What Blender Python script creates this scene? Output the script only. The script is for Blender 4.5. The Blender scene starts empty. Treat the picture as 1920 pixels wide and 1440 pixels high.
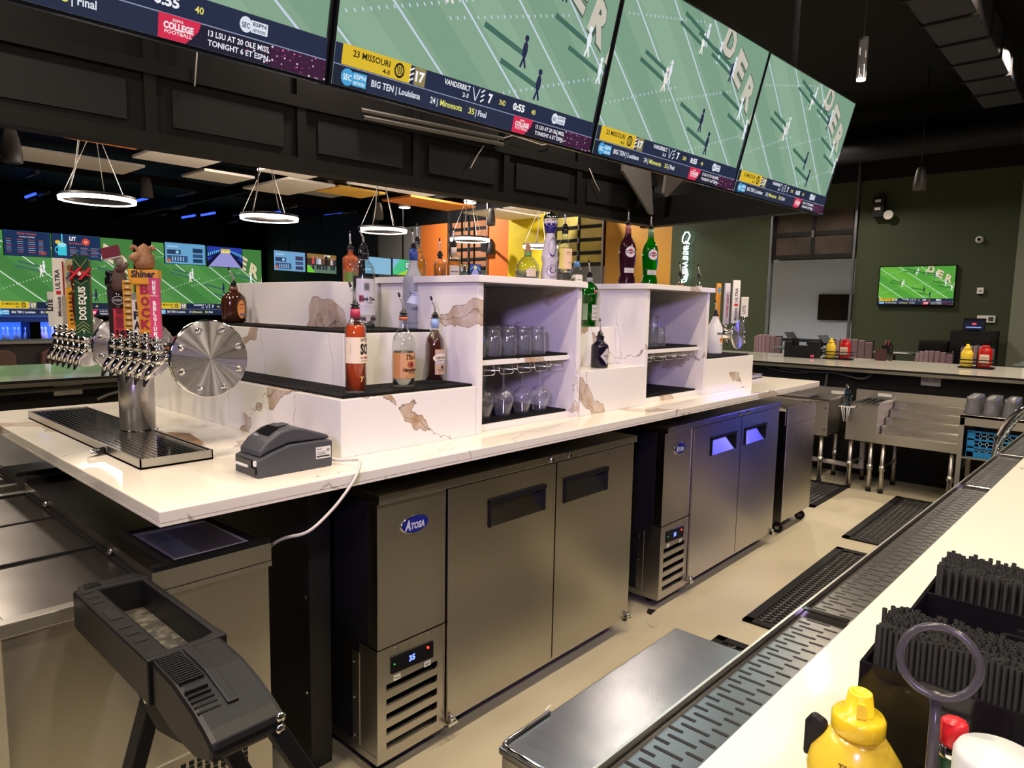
import bpy, math, random
from mathutils import Matrix, Vector
random.seed(7)
PI = math.pi
S = bpy.context.scene
COL = S.collection
# ---------------------------------------------------------------- camera, world, light, exposure
def add_camera():
    yaw, pitch, roll = math.radians(42.2), math.radians(-6.46), math.radians(1.07)
    f = Vector((math.cos(pitch)*math.cos(yaw), math.cos(pitch)*math.sin(yaw), math.sin(pitch)))
    r = Vector((math.sin(yaw), -math.cos(yaw), 0)); u = r.cross(f)
    r2 = r*math.cos(roll)+u*math.sin(roll); u2 = -r*math.sin(roll)+u*math.cos(roll)
    cd = bpy.data.cameras.new('camera'); cd.lens = 24.0; cd.sensor_width = 36; cd.clip_start = .05; cd.clip_end = 80
    c = bpy.data.objects.new('camera', cd); COL.objects.link(c)
    m = Matrix((r2, u2, -f)).transposed().to_4x4(); m.translation = Vector((0, 0, 1.6)); c.matrix_world = m
    S.camera = c
add_camera()
W = bpy.data.worlds.new('world'); S.world = W; W.use_nodes = True
W.node_tree.nodes['Background'].inputs[0].default_value = (.8, .85, 1, 1)
W.node_tree.nodes['Background'].inputs[1].default_value = .02
S.view_settings.view_transform = 'Standard'; S.view_settings.look = 'None'
S.view_settings.gamma = 1; S.view_settings.use_curve_mapping = False
S.view_settings.exposure = 0.12
S.cycles.use_denoising = True; S.cycles.transparent_max_bounces = 20; S.cycles.max_bounces = 7
S.cycles.sample_clamp_indirect = 4; S.cycles.caustics_reflective = False; S.cycles.caustics_refractive = False
def area(name, loc, size, power, color=(1, .86, .66), target=None, spread=150, sy=None):
    l = bpy.data.lights.new(name, 'AREA'); l.shape = 'DISK' if sy is None else 'RECTANGLE'; l.size = size
    if sy: l.size_y = sy
    l.energy = power; l.color = color; l.spread = math.radians(spread)
    o = bpy.data.objects.new(name, l); COL.objects.link(o); o.location = loc
    d = Vector(target)-Vector(loc) if target else Vector((0, 0, -1))
    o.rotation_euler = d.to_track_quat('-Z', 'Y').to_euler()
    return o
WARM = (1, .80, .56); WARM2 = (1, .86, .72)
for i, x in enumerate((-1.0, .9, 2.8, 4.7, 6.4)):
    area('downlight', (x, .75, 4.3), .16, 36, WARM)
for x in (-.9, 1.6, 4.2):
    area('downlight', (x, -1.3, 3.9), .3, 26, WARM2, target=(x+.6, 1.8, .9))  # fill lights added on the near side, aimed at the island front
for p in ((-1.2, 3.2, 4.3), (.4, 3.9, 4.3), (3.2, 4.2, 4.3), (5.9, 3.6, 4.3)):
    area('downlight', p, .25, 34, (1, .84, .7))
for p in ((8.5, 1.0, 4.2), (10.2, 3.8, 4.2), (9.6, 6.5, 4.2), (8.8, 9.6, 4.2), (5, 9.6, 4.2), (1.4, 9.5, 4.2)):
    area('downlight', p, .25, 70, (1, .86, .7))
for p in ((10.3, 8.6, 4.2), (10.3, 12.4, 4.2)):
    area('wall_wash', p, .3, 75, (1, .92, .8), target=(12, p[1], 2.2))
area('tint_light', (9.0, -.45, 1.95), .5, .5, (.10, .10, 1), target=(4.2, 1.75, .85), spread=26)  # blue light added out of view for the reflection in the cooler handles
area('tint_light', (-1.9, -.9, 2.5), .5, 6.5, (.62, .46, 1), target=(2.6, 2.0, 1.42), spread=44)  # purple light added to tint the cabinet side walls
area('downlight', (-.5, 1.5, 4.3), .2, 30, (1, .86, .72))  # extra fill added to brighten the chest top and left aisle

# ---------------------------------------------------------------- helpers
def lin(c):
    if isinstance(c, str):
        c = c.lstrip('#'); c = ''.join(q*2 for q in c) if len(c) == 3 else c; c = [int(c[i:i+2], 16)/255 for i in (0, 2, 4)]
        return tuple(x/12.92 if x <= .04045 else ((x+.055)/1.055)**2.4 for x in c)
    return tuple(c[:3])
MATS = {}
def smooth(pts, n=5):
    P = [Vector(p) for p in pts]; out = []
    for i in range(len(P)-1):
        a, b, c, d = P[max(i-1, 0)], P[i], P[i+1], P[min(i+2, len(P)-1)]
        for k in range(n):
            t = k/n; out.append(.5*((2*b)+(c-a)*t+(2*a-5*b+4*c-d)*t*t+(3*b-a-3*c+d)*t*t*t))
    return out+[P[-1]]
def mat(name, color=(.5, .5, .5), rough=.5, metal=0, spec=.5, emit=None, es=1, trans=0, ior=1.45, coat=0, bump=None, aniso=0, noise=None, alpha=1):
    m = bpy.data.materials.new(name); m.use_nodes = True; nt = m.node_tree; b = nt.nodes['Principled BSDF']
    b.inputs['Base Color'].default_value = (*lin(color), 1); b.inputs['Roughness'].default_value = rough
    b.inputs['Metallic'].default_value = metal; b.inputs['Specular IOR Level'].default_value = spec
    b.inputs['Transmission Weight'].default_value = trans; b.inputs['IOR'].default_value = ior
    b.inputs['Coat Weight'].default_value = coat; b.inputs['Alpha'].default_value = alpha
    if aniso: b.inputs['Anisotropic'].default_value = aniso
    if emit: b.inputs['Emission Color'].default_value = (*lin(emit), 1); b.inputs['Emission Strength'].default_value = es
    L = nt.links.new
    if bump or noise:
        g = nt.nodes.new('ShaderNodeNewGeometry')
    if bump:   # (scale xyz, strength, distance)
        mp = nt.nodes.new('ShaderNodeMapping'); mp.inputs['Scale'].default_value = bump[0]
        n = nt.nodes.new('ShaderNodeTexNoise'); n.inputs['Scale'].default_value = 1; n.inputs['Detail'].default_value = 1
        bp = nt.nodes.new('ShaderNodeBump'); bp.inputs['Strength'].default_value = bump[1]; bp.inputs['Distance'].default_value = bump[2]
        L(g.outputs['Position'], mp.inputs[0]); L(mp.outputs[0], n.inputs['Vector']); L(n.outputs[0], bp.inputs['Height']); L(bp.outputs[0], b.inputs['Normal'])
    if noise:  # (scale, colour2, contrast lo, hi)
        n = nt.nodes.new('ShaderNodeTexNoise'); n.inputs['Scale'].default_value = noise[0]; n.inputs['Detail'].default_value = 6
        r = nt.nodes.new('ShaderNodeValToRGB'); r.color_ramp.elements[0].position = noise[2]; r.color_ramp.elements[1].position = noise[3]
        r.color_ramp.elements[0].color = (*lin(color), 1); r.color_ramp.elements[1].color = (*lin(noise[1]), 1)
        L(g.outputs['Position'], n.inputs['Vector']); L(n.outputs[0], r.inputs[0]); L(r.outputs[0], b.inputs['Base Color'])
    MATS[name] = m
    return m
def quartz(name, base, vein=1.0, scale=1.0, off=(0, 0, 0), rough=.12, MK=.50, WM=.5):
    m = mat(name, base, rough); nt = m.node_tree; b = nt.nodes['Principled BSDF']; N = nt.nodes.new; L = nt.links.new
    g = N('ShaderNodeNewGeometry'); mp = N('ShaderNodeMapping'); mp.inputs['Location'].default_value = off
    mp.inputs['Scale'].default_value = (scale, scale, scale*.8); mp.inputs['Rotation'].default_value = (.4, .5, .6)
    L(g.outputs['Position'], mp.inputs[0])
    def nz(sc, det, dist, o=0):
        n = N('ShaderNodeTexNoise'); n.noise_dimensions = '4D'; n.inputs['W'].default_value = o
        n.inputs['Scale'].default_value = sc; n.inputs['Detail'].default_value = det; n.inputs['Distortion'].default_value = dist
        n.inputs['Roughness'].default_value = .55
        L(mp.outputs[0], n.inputs['Vector']); return n.outputs[0]
    def math_(op, a, bb, c=None):
        q = N('ShaderNodeMath'); q.operation = op
        for i, v in enumerate((a, bb, c)):
            if v is None: continue
            if isinstance(v, (int, float)): q.inputs[i].default_value = v
            else: L(v, q.inputs[i])
        return q.outputs[0]
    sp = N('ShaderNodeSeparateXYZ'); L(mp.outputs[0], sp.inputs[0])
    def veins(dirs, n, amp, o, maskw, wmax, thinw):
        p = math_('MULTIPLY', sp.outputs[0], dirs[0]); p = math_('MULTIPLY_ADD', sp.outputs[1], dirs[1], p); p = math_('MULTIPLY_ADD', sp.outputs[2], dirs[2], p)
        p = math_('MULTIPLY_ADD', nz(n, 6, .3, o), amp, p)
        f = math_('ABSOLUTE', math_('SUBTRACT', math_('FRACT', p, None), .5), None)
        wd = math_('MULTIPLY', math_('MAXIMUM', math_('SUBTRACT', nz(2.6, 2, .2, o+2), maskw), 0), wmax)
        bd = math_('MULTIPLY', math_('LESS_THAN', f, wd), math_('GREATER_THAN', wd, .004))
        ed = math_('MULTIPLY', math_('MAXIMUM', math_('SUBTRACT', 1, math_('DIVIDE', math_('ABSOLUTE', math_('SUBTRACT', f, wd), None), .0055)), 0), math_('GREATER_THAN', wd, .004))
        th = math_('MULTIPLY', math_('MAXIMUM', math_('SUBTRACT', 1, math_('DIVIDE', f, thinw)), 0), math_('GREATER_THAN', nz(1.6, 1, 0, o+4), .46))
        return bd, ed, th
    band, edge, thin = veins((1.15, .75, .9), 1.5, 1.1, 1.0, MK, WM, .005)
    _b, _e, thin2 = veins((-.7, 1.0, .5), 1.1, 1.3, 11.0, .9, .1, .004)
    thin = math_('MAXIMUM', thin, thin2)
    mott = nz(9, 5, .6, 1.7)
    def mix(f, a, c):
        q = N('ShaderNodeMix'); q.data_type = 'RGBA'; L(f, q.inputs[0])
        if isinstance(a, tuple): q.inputs[6].default_value = (*a, 1)
        else: L(a, q.inputs[6])
        q.inputs[7].default_value = (*c, 1); return q.outputs[2]
    c = mix(math_('MULTIPLY', band, math_('MULTIPLY', mott, 1.15*vein)), lin(base), lin('#a07f56'))
    c = mix(math_('MULTIPLY', edge, .75*vein), c, lin('#4f3d2c'))
    c = mix(math_('MULTIPLY', thin, .7*vein), c, lin('#55483c'))
    L(c, b.inputs['Base Color'])
    return m
def thin_glass(name, tint, refl=.9, ior=1.45, rough=.0, dens=None):
    m = bpy.data.materials.new(name); m.use_nodes = True; nt = m.node_tree; nt.nodes.clear(); N = nt.nodes.new; L = nt.links.new
    t = N('ShaderNodeBsdfTransparent'); t.inputs[0].default_value = (*lin(tint), 1)
    gl = N('ShaderNodeBsdfGlossy'); gl.inputs['Roughness'].default_value = rough; gl.inputs[0].default_value = (refl, refl, refl, 1)
    fr = N('ShaderNodeLayerWeight'); fr.inputs[0].default_value = .32; mx = N('ShaderNodeMixShader'); o = N('ShaderNodeOutputMaterial')
    mp = N('ShaderNodeMath'); mp.operation = 'POWER'; mp.inputs[1].default_value = 1.3
    ad = N('ShaderNodeMath'); ad.operation = 'MULTIPLY_ADD'; ad.inputs[1].default_value = .85; ad.inputs[2].default_value = .05
    L(fr.outputs['Facing'], mp.inputs[0]); L(mp.outputs[0], ad.inputs[0]); L(ad.outputs[0], mx.inputs[0])
    if dens:
        df = N('ShaderNodeBsdfDiffuse'); df.inputs[0].default_value = (.75, .76, .85, 1); m2 = N('ShaderNodeMixShader'); m2.inputs[0].default_value = dens
        L(t.outputs[0], m2.inputs[1]); L(df.outputs[0], m2.inputs[2]); t = m2
    L(t.outputs[0], mx.inputs[1]); L(gl.outputs[0], mx.inputs[2]); L(mx.outputs[0], o.inputs[0])
    MATS[name] = m; return m
def art_mat(name, emission):
    m = bpy.data.materials.new(name); m.use_nodes = True; nt = m.node_tree; b = nt.nodes['Principled BSDF']
    a = nt.nodes.new('ShaderNodeVertexColor'); a.layer_name = 'Col'
    if emission:
        b.inputs['Base Color'].default_value = (.01, .01, .01, 1); b.inputs['Roughness'].default_value = .15
        nt.links.new(a.outputs[0], b.inputs['Emission Color']); b.inputs['Emission Strength'].default_value = emission
    else:
        nt.links.new(a.outputs[0], b.inputs['Base Color']); b.inputs['Roughness'].default_value = .45
    MATS[name] = m; return m

def grain(m, v):
    nt = m.node_tree; c = nt.nodes.new('ShaderNodeCombineXYZ')
    for i in range(3): c.inputs[i].default_value = v[i]
    nt.links.new(c.outputs[0], nt.nodes['Principled BSDF'].inputs['Tangent']); return m
steel = grain(mat('steel', (.54, .51, .465), .26, 1, aniso=.92, bump=((7, 7, .7), .10, .01)), (0, .02, 1))
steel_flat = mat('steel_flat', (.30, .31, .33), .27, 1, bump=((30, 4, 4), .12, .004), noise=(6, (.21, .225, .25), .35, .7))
steel_brush = grain(mat('steel_brush', (.58, .56, .52), .33, 1, aniso=.6), (0, .02, 1))
chrome = mat('chrome', (.85, .84, .82), .07, 1)
disc_steel = mat('disc_steel', (.80, .79, .82), .16, 1)
black = mat('black_paint', (.010, .010, .011), .55, spec=.25)
black_gloss = mat('black_gloss', (.008, .008, .01), .16)
plastic = mat('black_plastic', (.007, .007, .008), .42, spec=.35, bump=((260, 260, 260), .12, .001))
rubber = mat('rubber', (.007, .007, .008), .6, spec=.25)
soffit_m = mat('soffit_black', (.0065, .006, .006), .6, spec=.2, bump=((3, 3, 3), .2, .02))
ceil_m = mat('ceiling_black', (.006, .006, .007), .7, spec=.2)
panel_side = mat('cooler_black', (.012, .012, .014), .42, bump=((90, 90, 90), .2, .002))
concrete = mat('concrete', (.39, .35, .255), .42, noise=(2.2, (.48, .435, .32), .3, .75), bump=((5, 5, 5), .05, .01))
white_m = mat('white_paint', (.78, .78, .76), .5)
white_pl = mat('white_plastic', (.75, .74, .72), .35)
grey_pl = mat('grey_plastic', (.055, .058, .068), .42, bump=((400, 400, 400), .1, .0008))
qz = quartz('quartz_counter', (.76, .72, .64), .85, .95, (3.1, 1.2, .4), .07)
qz2 = quartz('quartz_display', (.78, .76, .73), 1.15, 1.5, (0.3, 2.2, .9), MK=.44, WM=.75)
qz3 = quartz('quartz_cabinet', (.74, .71, .72), .8, 1.8, (5.3, 2.2, .9), .2)
qz_far = quartz('quartz_far', (.62, .60, .54), .3, .8, (1, 0, 3), .06)
green_w = mat('dark_green_paint', (.030, .042, .018), .7, noise=(40, (.036, .048, .022), .3, .7))
amber_w = mat('amber_paint', (.42, .20, .018), .6)
yellow_w = mat('yellow_paint', (.78, .60, .01), .6)
orange_w = mat('orange_paint', (.80, .20, .035), .6)
grey_w = mat('grey_wall_paint', (.32, .31, .30), .6)
char_w = mat('charcoal_paint', (.028, .032, .036), .7)
palegreen_w = mat('pale_grey_green_paint', (.18, .20, .15), .6)
clear = thin_glass('clear_glass', (.96, .97, .98), dens=.045)
clear2 = thin_glass('clear_bottle_glass', (.90, .93, .92))
smoke = thin_glass('smoked_plastic', (.50, .50, .54), .8, dens=.16)
green_gl = thin_glass('green_bottle_glass', (.03, .50, .05))
bright_gl = thin_glass('bright_green_glass', (.06, .62, .05))
print_m = art_mat('print', 0); screen_m = art_mat('screen', .86)
def liquid(n, c, r=.04, tr=.85): return mat(n, c, r, trans=tr, ior=1.33)

class M:
    """collects faces and builds ONE mesh"""
    def __init__(s): s.v = []; s.f = []; s.c = []; s.mi = []; s.cur = 0; s.smooth = False; s.sm = []
    def face(s, idx, c=None): s.f.append(idx); s.c.append(c); s.mi.append(s.cur); s.sm.append(s.smooth)
    def add(s, vs, fs, c=None):
        n = len(s.v); s.v += [tuple(p) for p in vs]
        for f in fs: s.face([n+i for i in f], c)
        return s
    def box(s, x0, x1, y0, y1, z0, z1, T=None):
        p = [(x0, y0, z0), (x1, y0, z0), (x1, y1, z0), (x0, y1, z0), (x0, y0, z1), (x1, y0, z1), (x1, y1, z1), (x0, y1, z1)]
        if T: p = [T @ Vector(q) for q in p]
        return s.add(p, [(0, 3, 2, 1), (4, 5, 6, 7), (0, 1, 5, 4), (1, 2, 6, 5), (2, 3, 7, 6), (3, 0, 4, 7)])
    def prism(s, poly, fn, d0, d1):
        """poly in (a,b); fn(a,b,d)->xyz"""
        n = len(poly); vs = [fn(a, b, d0) for a, b in poly]+[fn(a, b, d1) for a, b in poly]
        return s.add(vs, [tuple(range(n))[::-1], tuple(range(n, 2*n))]+[(i, (i+1) % n, n+(i+1) % n, n+i) for i in range(n)])
    def lathe(s, prof, c=(0, 0, 0), seg=24, T=None, cap0=True, cap1=True, sx=1, sy=1, mod=None):
        base = len(s.v); vs = []
        for k, (r, z) in enumerate(prof):
            for i in range(seg):
                a = 2*PI*i/seg; rr = r*(mod(a, z) if mod else 1)
                p = Vector((c[0]+rr*sx*math.cos(a), c[1]+rr*sy*math.sin(a), c[2]+z))
                vs.append(T @ p if T else p)
        fs = []
        for k in range(len(prof)-1):
            for i in range(seg):
                j = (i+1) % seg; fs.append((k*seg+i, k*seg+j, (k+1)*seg+j, (k+1)*seg+i))
        sm = s.smooth; s.smooth = True; s.add(vs, fs); s.smooth = False
        n = len(prof)-1
        if cap0 and prof[0][0] > 1e-6: s.face([base+i for i in range(seg)][::-1])
        if cap1 and prof[n][0] > 1e-6: s.face([base+n*seg+i for i in range(seg)])
        s.smooth = sm
        return s
    def tube(s, pts, r, seg=8, closed=False):
        pts = [Vector(p) for p in pts]; n = len(pts); rings = []; up = Vector((0, 0, 1)); prev = None
        for i, p in enumerate(pts):
            if closed: d = pts[(i+1) % n]-pts[i-1]
            else: d = pts[min(i+1, n-1)]-pts[max(i-1, 0)]
            d.normalize()
            if prev is None:
                a = d.cross(up)
                if a.length < .05: a = d.cross(Vector((1, 0, 0)))
            else: a = prev-d*prev.dot(d)
            a.normalize(); prev = a; b = d.cross(a); rr = r[i] if isinstance(r, (list, tuple)) else r
            rings.append([p+(a*math.cos(2*PI*k/seg)+b*math.sin(2*PI*k/seg))*rr for k in range(seg)])
        fs = []; m = n if closed else n-1
        for i in range(m):
            for k in range(seg):
                fs.append((i*seg+k, i*seg+(k+1) % seg, ((i+1) % n)*seg+(k+1) % seg, ((i+1) % n)*seg+k))
        sm = s.smooth; s.smooth = seg > 4; base = len(s.v); s.add([q for R in rings for q in R], fs); s.smooth = sm
        if not closed:
            s.face([base+k for k in range(seg)][::-1]); s.face([base+(n-1)*seg+k for k in range(seg)])
        return s
    def cyl(s, p0, p1, r, seg=16): return s.tube([p0, p1], r, seg)
    def torus(s, c, R, r, T=None, seg=32, rs=8):
        pts = [Vector((c[0]+R*math.cos(2*PI*i/seg), c[1]+R*math.sin(2*PI*i/seg), c[2])) for i in range(seg)]
        if T: pts = [T @ p for p in pts]
        return s.tube(pts, r, rs, True)
ORG = {}
def M4(loc, rot=(0, 0, 0)):
    from mathutils import Euler
    return Matrix.Translation(loc) @ Euler(rot).to_matrix().to_4x4()
def tag(o, label=None, cat=None, group=None, kind=None):
    if label: o['label'] = label
    if cat: o['category'] = cat
    if group: o['group'] = group
    if kind: o['kind'] = kind
    return o
def build(name, m, mt, parent=None, label=None, bev=0, kind=None, org=None):
    """link collected faces as one mesh object; faces are given in the build frame of the parent thing"""
    me = bpy.data.meshes.new(name); o0 = ORG.get(parent.name, Vector((0, 0, 0))) if parent else Vector(org or (0, 0, 0))
    me.from_pydata([(v[0]-o0[0], v[1]-o0[1], v[2]-o0[2]) for v in m.v], [], m.f)
    for k in (mt if isinstance(mt, (list, tuple)) else [mt]): me.materials.append(k)
    me.polygons.foreach_set('material_index', m.mi); me.polygons.foreach_set('use_smooth', m.sm)
    if any(c is not None for c in m.c):
        at = me.color_attributes.new('Col', 'FLOAT_COLOR', 'CORNER'); buf = []
        for f, c in zip(m.f, m.c): buf += [*(c or (.5, .5, .5)), 1.0]*len(f)
        at.data.foreach_set('color', buf)
    me.update()
    o = bpy.data.objects.new(name, me); COL.objects.link(o)
    if parent: o.parent = parent; ORG[o.name] = o0
    else: o.location = o0; ORG[o.name] = o0
    if label: o['label'] = label
    if kind: o['kind'] = kind
    if bev:
        b = o.modifiers.new('bevel', 'BEVEL'); b.width = bev; b.segments = 2; b.limit_method = 'ANGLE'; b.angle_limit = math.radians(40); b.harden_normals = False
    return o
def thing(name, label, cat, loc=(0, 0, 0), group=None):
    o = bpy.data.objects.new(name, None); COL.objects.link(o); o.location = loc; o.empty_display_size = .1
    ORG[o.name] = Vector(loc); return tag(o, label, cat, group)
def struct(name, m, mt, parent=None, bev=0): return build(name, m, mt, parent, kind=None if parent else 'structure', bev=bev)
def copy(root, loc, rz=None, label=None, group=None):
    r = root.copy(); COL.objects.link(r); r.location = loc
    if rz is not None: r.rotation_euler = (0, 0, rz)
    if label: r['label'] = label
    if group: r['group'] = group
    for ch in list(root.children):
        c = ch.copy(); COL.objects.link(c); c.parent = r
        for g in ch.children:
            d = g.copy(); COL.objects.link(d); d.parent = c
    return r
def box(*a): return M().box(*a)

# ---- flat print: everything becomes coloured convex pieces, clipped to a rectangle, mapped on a surface
GL = {}
_tc = bpy.data.curves.new('glyphs', 'FONT'); _tc.resolution_u = 2; _to = bpy.data.objects.new('glyphs', _tc)
def glyphs(t, bold):
    k = (t, bold)
    if k not in GL:
        _tc.body = t; _tc.offset = bold; me = _to.to_mesh()
        vs = [(v.co.x, v.co.y) for v in me.vertices]; fs = [tuple(p.vertices) for p in me.polygons]; _to.to_mesh_clear()
        xs = [v[0] for v in vs] or [0]; ys = [v[1] for v in vs] or [0]
        GL[k] = (vs, fs, min(xs), max(xs), min(ys), max(ys))
    return GL[k]
def clip(poly, x0, x1, y0, y1):
    for ax, lim, sg in ((0, x0, 1), (0, x1, -1), (1, y0, 1), (1, y1, -1)):
        out = []; n = len(poly)
        for i in range(n):
            a, b = poly[i], poly[(i+1) % n]; da = (a[ax]-lim)*sg; db = (b[ax]-lim)*sg
            if da >= 0: out.append(a)
            if (da >= 0) != (db >= 0):
                t = da/(da-db); out.append((a[0]+(b[0]-a[0])*t, a[1]+(b[1]-a[1])*t))
        poly = out
        if len(poly) < 3: return []
    return poly
class Art:
    """y goes up, origin bottom left, size w x h"""
    def __init__(s, w, h): s.w = w; s.h = h; s.it = []; s.L = 0
    def poly(s, pts, c):
        p = clip(pts, 0, s.w, 0, s.h)
        if p: s.it.append((p, lin(c), s.L))
        s.L += 1; return s
    def rect(s, x0, y0, x1, y1, c): return s.poly([(x0, y0), (x1, y0), (x1, y1), (x0, y1)], c)
    def ell(s, x, y, rx, ry, c, n=20, rot=0):
        cr, sr = math.cos(rot), math.sin(rot)
        return s.poly([(x+rx*math.cos(2*PI*i/n)*cr-ry*math.sin(2*PI*i/n)*sr, y+rx*math.cos(2*PI*i/n)*sr+ry*math.sin(2*PI*i/n)*cr) for i in range(n)], c)
    def line(s, x0, y0, x1, y1, w, c):
        dx, dy = x1-x0, y1-y0; l = math.hypot(dx, dy) or 1; nx, ny = -dy/l*w/2, dx/l*w/2
        return s.poly([(x0-nx, y0-ny), (x1-nx, y1-ny), (x1+nx, y1+ny), (x0+nx, y0+ny)], c)
    def text(s, t, x, y, h, c, w=None, rot=0, bold=.02, al=0, shear=0):
        vs, fs, a0, a1, b0, b1 = glyphs(t, bold); k = h/.72; kx = k if w is None else w/max(a1-a0, 1e-6)
        cr, sr = math.cos(rot), math.sin(rot); W_ = (a1-a0)*kx; col = lin(c); o = -W_*al/2
        P = []
        for u, v in vs:
            px, py = (u-a0)*kx+o+shear*v*k, v*k; P.append((x+px*cr-py*sr, y+px*sr+py*cr))
        for f in fs:
            p = clip([P[i] for i in f], 0, s.w, 0, s.h)
            if p: s.it.append((p, col, s.L))
        s.L += 1; return s
    def into(s, m, fn, eps=.0004):
        """fn(x,y,d) -> xyz, d = height above the surface"""
        for p, c, L in s.it:
            m.add([fn(x, y, eps*(L+1)) for x, y in p], [tuple(range(len(p)))], c)
        return m
def plane_fn(o, u, v):
    o, u, v = Vector(o), Vector(u), Vector(v); n = u.cross(v).normalized()
    return lambda x, y, d: o+u*x+v*y+n*d
def cyl_fn(c, R, z0, az, w):
    """print wrapped on a cylinder, centred on azimuth az (radians)"""
    def f(x, y, d):
        r = R(z0+y) if callable(R) else R
        a = az+(x-w/2)/(R(z0+.0) if callable(R) else R); return Vector((c[0]+(r+d)*math.cos(a), c[1]+(r+d)*math.sin(a), c[2]+z0+y))
    return f
def decal(name, art, fn, parent, eps=.0003, m=None, label=None):
    return build(name, art.into(M(), fn, eps), m or print_m, parent, label)
# ================================================================ SETTING
struct('floor', box(-4, 12, -4, 23, -.1, 0), concrete)
struct('ceiling', box(-4, 12.3, -4, 23, 4.6, 4.7), ceil_m)
struct('wall_left', box(-4.1, -4, -4, 23, 0, 4.6), char_w)
struct('wall_front', box(-4, 12, -4.1, -4, 0, 4.6), char_w)
struct('wall_back', M().box(-4, 12, 23, 23.1, 0, 4.6), black)
H = 3.69
struct('wall_right', box(12, 12.15, 16.1, 23, 0, 4.6), char_w)
struct('wall_right_grey', box(12, 12.15, 14.25, 16.1, 0, H), grey_w)
struct('wall_right_orange', M().box(12, 12.15, 13.15, 14.25, 0, H).box(12, 12.15, 11.08, 11.73, 0, H), orange_w)
struct('wall_right_yellow', box(12, 12.15, 9.72, 11.08, 0, H), yellow_w)
struct('wall_right_amber', box(12, 12.15, 6.78, 8.32, 0, H), amber_w)
struct('wall_right_green', M().box(12, 12.15, 4.83, 6.78, 0, H).box(12, 12.15, 1.32, 3.43, 0, H).box(12, 12.15, 3.43, 4.83, 3.3, H), green_w)
struct('wall_right_pale', box(11.9, 12.15, -4, 1.32, 0, H), palegreen_w)
struct('wall_right_upper', box(12, 12.15, -4, 16.1, H, 4.6), ceil_m)
struct('baseboard_right', M().box(11.985, 12, 4.85, 6.7, 0, .1).box(11.985, 12, 1.35, 3.4, 0, .1), black)
# room behind the roll-up doors
struct('wall_far', M().box(17.5, 17.6, 1.5, 14.5, 0, 2.95).box(12.15, 17.5, 1.4, 1.5, 0, 2.95).box(12.15, 17.5, 14.5, 14.6, 0, 2.95), white_m)
struct('ceiling_far', box(12.15, 17.6, 1.4, 14.6, 2.85, 2.95), white_m)
struct('floor_far', box(12, 17.6, 1.4, 14.6, -.1, -.001), mat('far_floor', (.3, .29, .28), .3))
lamp_w = mat('lamp_white', (1, 1, 1), .5, emit=(1, .97, .92), es=9)
for (x, y, lb) in ((14.2, 4.6, 'flat white ceiling panel lamp glowing behind the middle of the near roll-up door'), (13.6, 3.75, 'flat white ceiling panel lamp glowing behind the near roll-up door, close to its right post'), (14.0, 5.9, 'flat white ceiling panel lamp glowing at the left post of the near roll-up door'), (13.5, 9.2, 'flat white ceiling panel lamp glowing behind the yellow-wall roll-up door'), (15.4, 9.9, 'flat white panel lamp deeper behind the yellow-wall roll-up door')):
    t = thing('panel_lamp', lb, 'lamp', (x, y, 2.845), 'panel lamps in the room behind')
    build('frame', box(x-.34, x+.34, y-.18, y+.18, 2.83, 2.85), white_m, t); build('diffuser', box(x-.31, x+.31, y-.155, y+.155, 2.824, 2.83), lamp_w, t)
    area('panel_lamp_light', (x, y, 2.8), .3, 22, (.9, .95, 1))
# roll-up glass doors
pane_m = [mat('door_glass_dark', (.05, .042, .036), .12, noise=(1.2, (.11, .08, .07), .4, .7)), mat('door_reflection_amber', (.34, .27, .06), .15, noise=(1.6, (.55, .45, .16), .35, .7)), mat('door_reflection_rust', (.30, .12, .06), .15, noise=(1.6, (.42, .20, .12), .35, .7))]  # amber and rust panes carry the bright interior's reflection as colour
track_m = mat('galvanised_track', (.55, .55, .62), .3, 1)
def rollup(n, y0, y1, zb, zt, rows, gm, back):
    d = struct('door_%d' % n, M().box(12.02, 12.07, y0, y1, zb, zb+.07), black)
    for r in range(rows+1):
        z = zb+(zt-zb)*r/rows
        if r: build('rail', box(12.02, 12.07, y0, y1, z-.035, z+.035), black, d)
    for y in (y0, (y0+y1)/2, y1):
        build('stile', box(12.015, 12.075, y-.03, y+.03, zb, zt), black, d)
    for r in range(rows):
        for c in range(2):
            ya = y0+(y1-y0)*c/2; z = zb+(zt-zb)*r/rows
            build('pane', box(12.04, 12.046, ya, ya+(y1-y0)/2, z, z+(zt-zb)/rows), gm, d)
    for r in range(rows):
        z = zb+(zt-zb)*(r+.98)/rows
        build('hinge', M().box(12.0, 12.02, (y0+y1)/2-.02, (y0+y1)/2+.02, z-.06, z+.06), track_m, d)
    for y, s in ((y0-.03, -1), (y1+.03, 1)):
        build('track', M().box(11.95, 12.0, y-.018, y+.018, 0, zt+.35), track_m, d)
    build('backing', box(12.3, 12.32, y0, y1, zb, zt), back, d)
    return d
rollup(1, 3.49, 4.79, 2.5, 3.75, 3, pane_m[0], mat('dark_back', (.045, .035, .03), .6))
rollup(2, 8.40, 9.68, 2.5, 3.6, 4, pane_m[1], mat('amber_back', (.30, .20, .06), .6))
rollup(3, 11.78, 13.1, 2.5, 3.75, 5, pane_m[2], mat('rust_back', (.22, .08, .04), .6))
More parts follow.
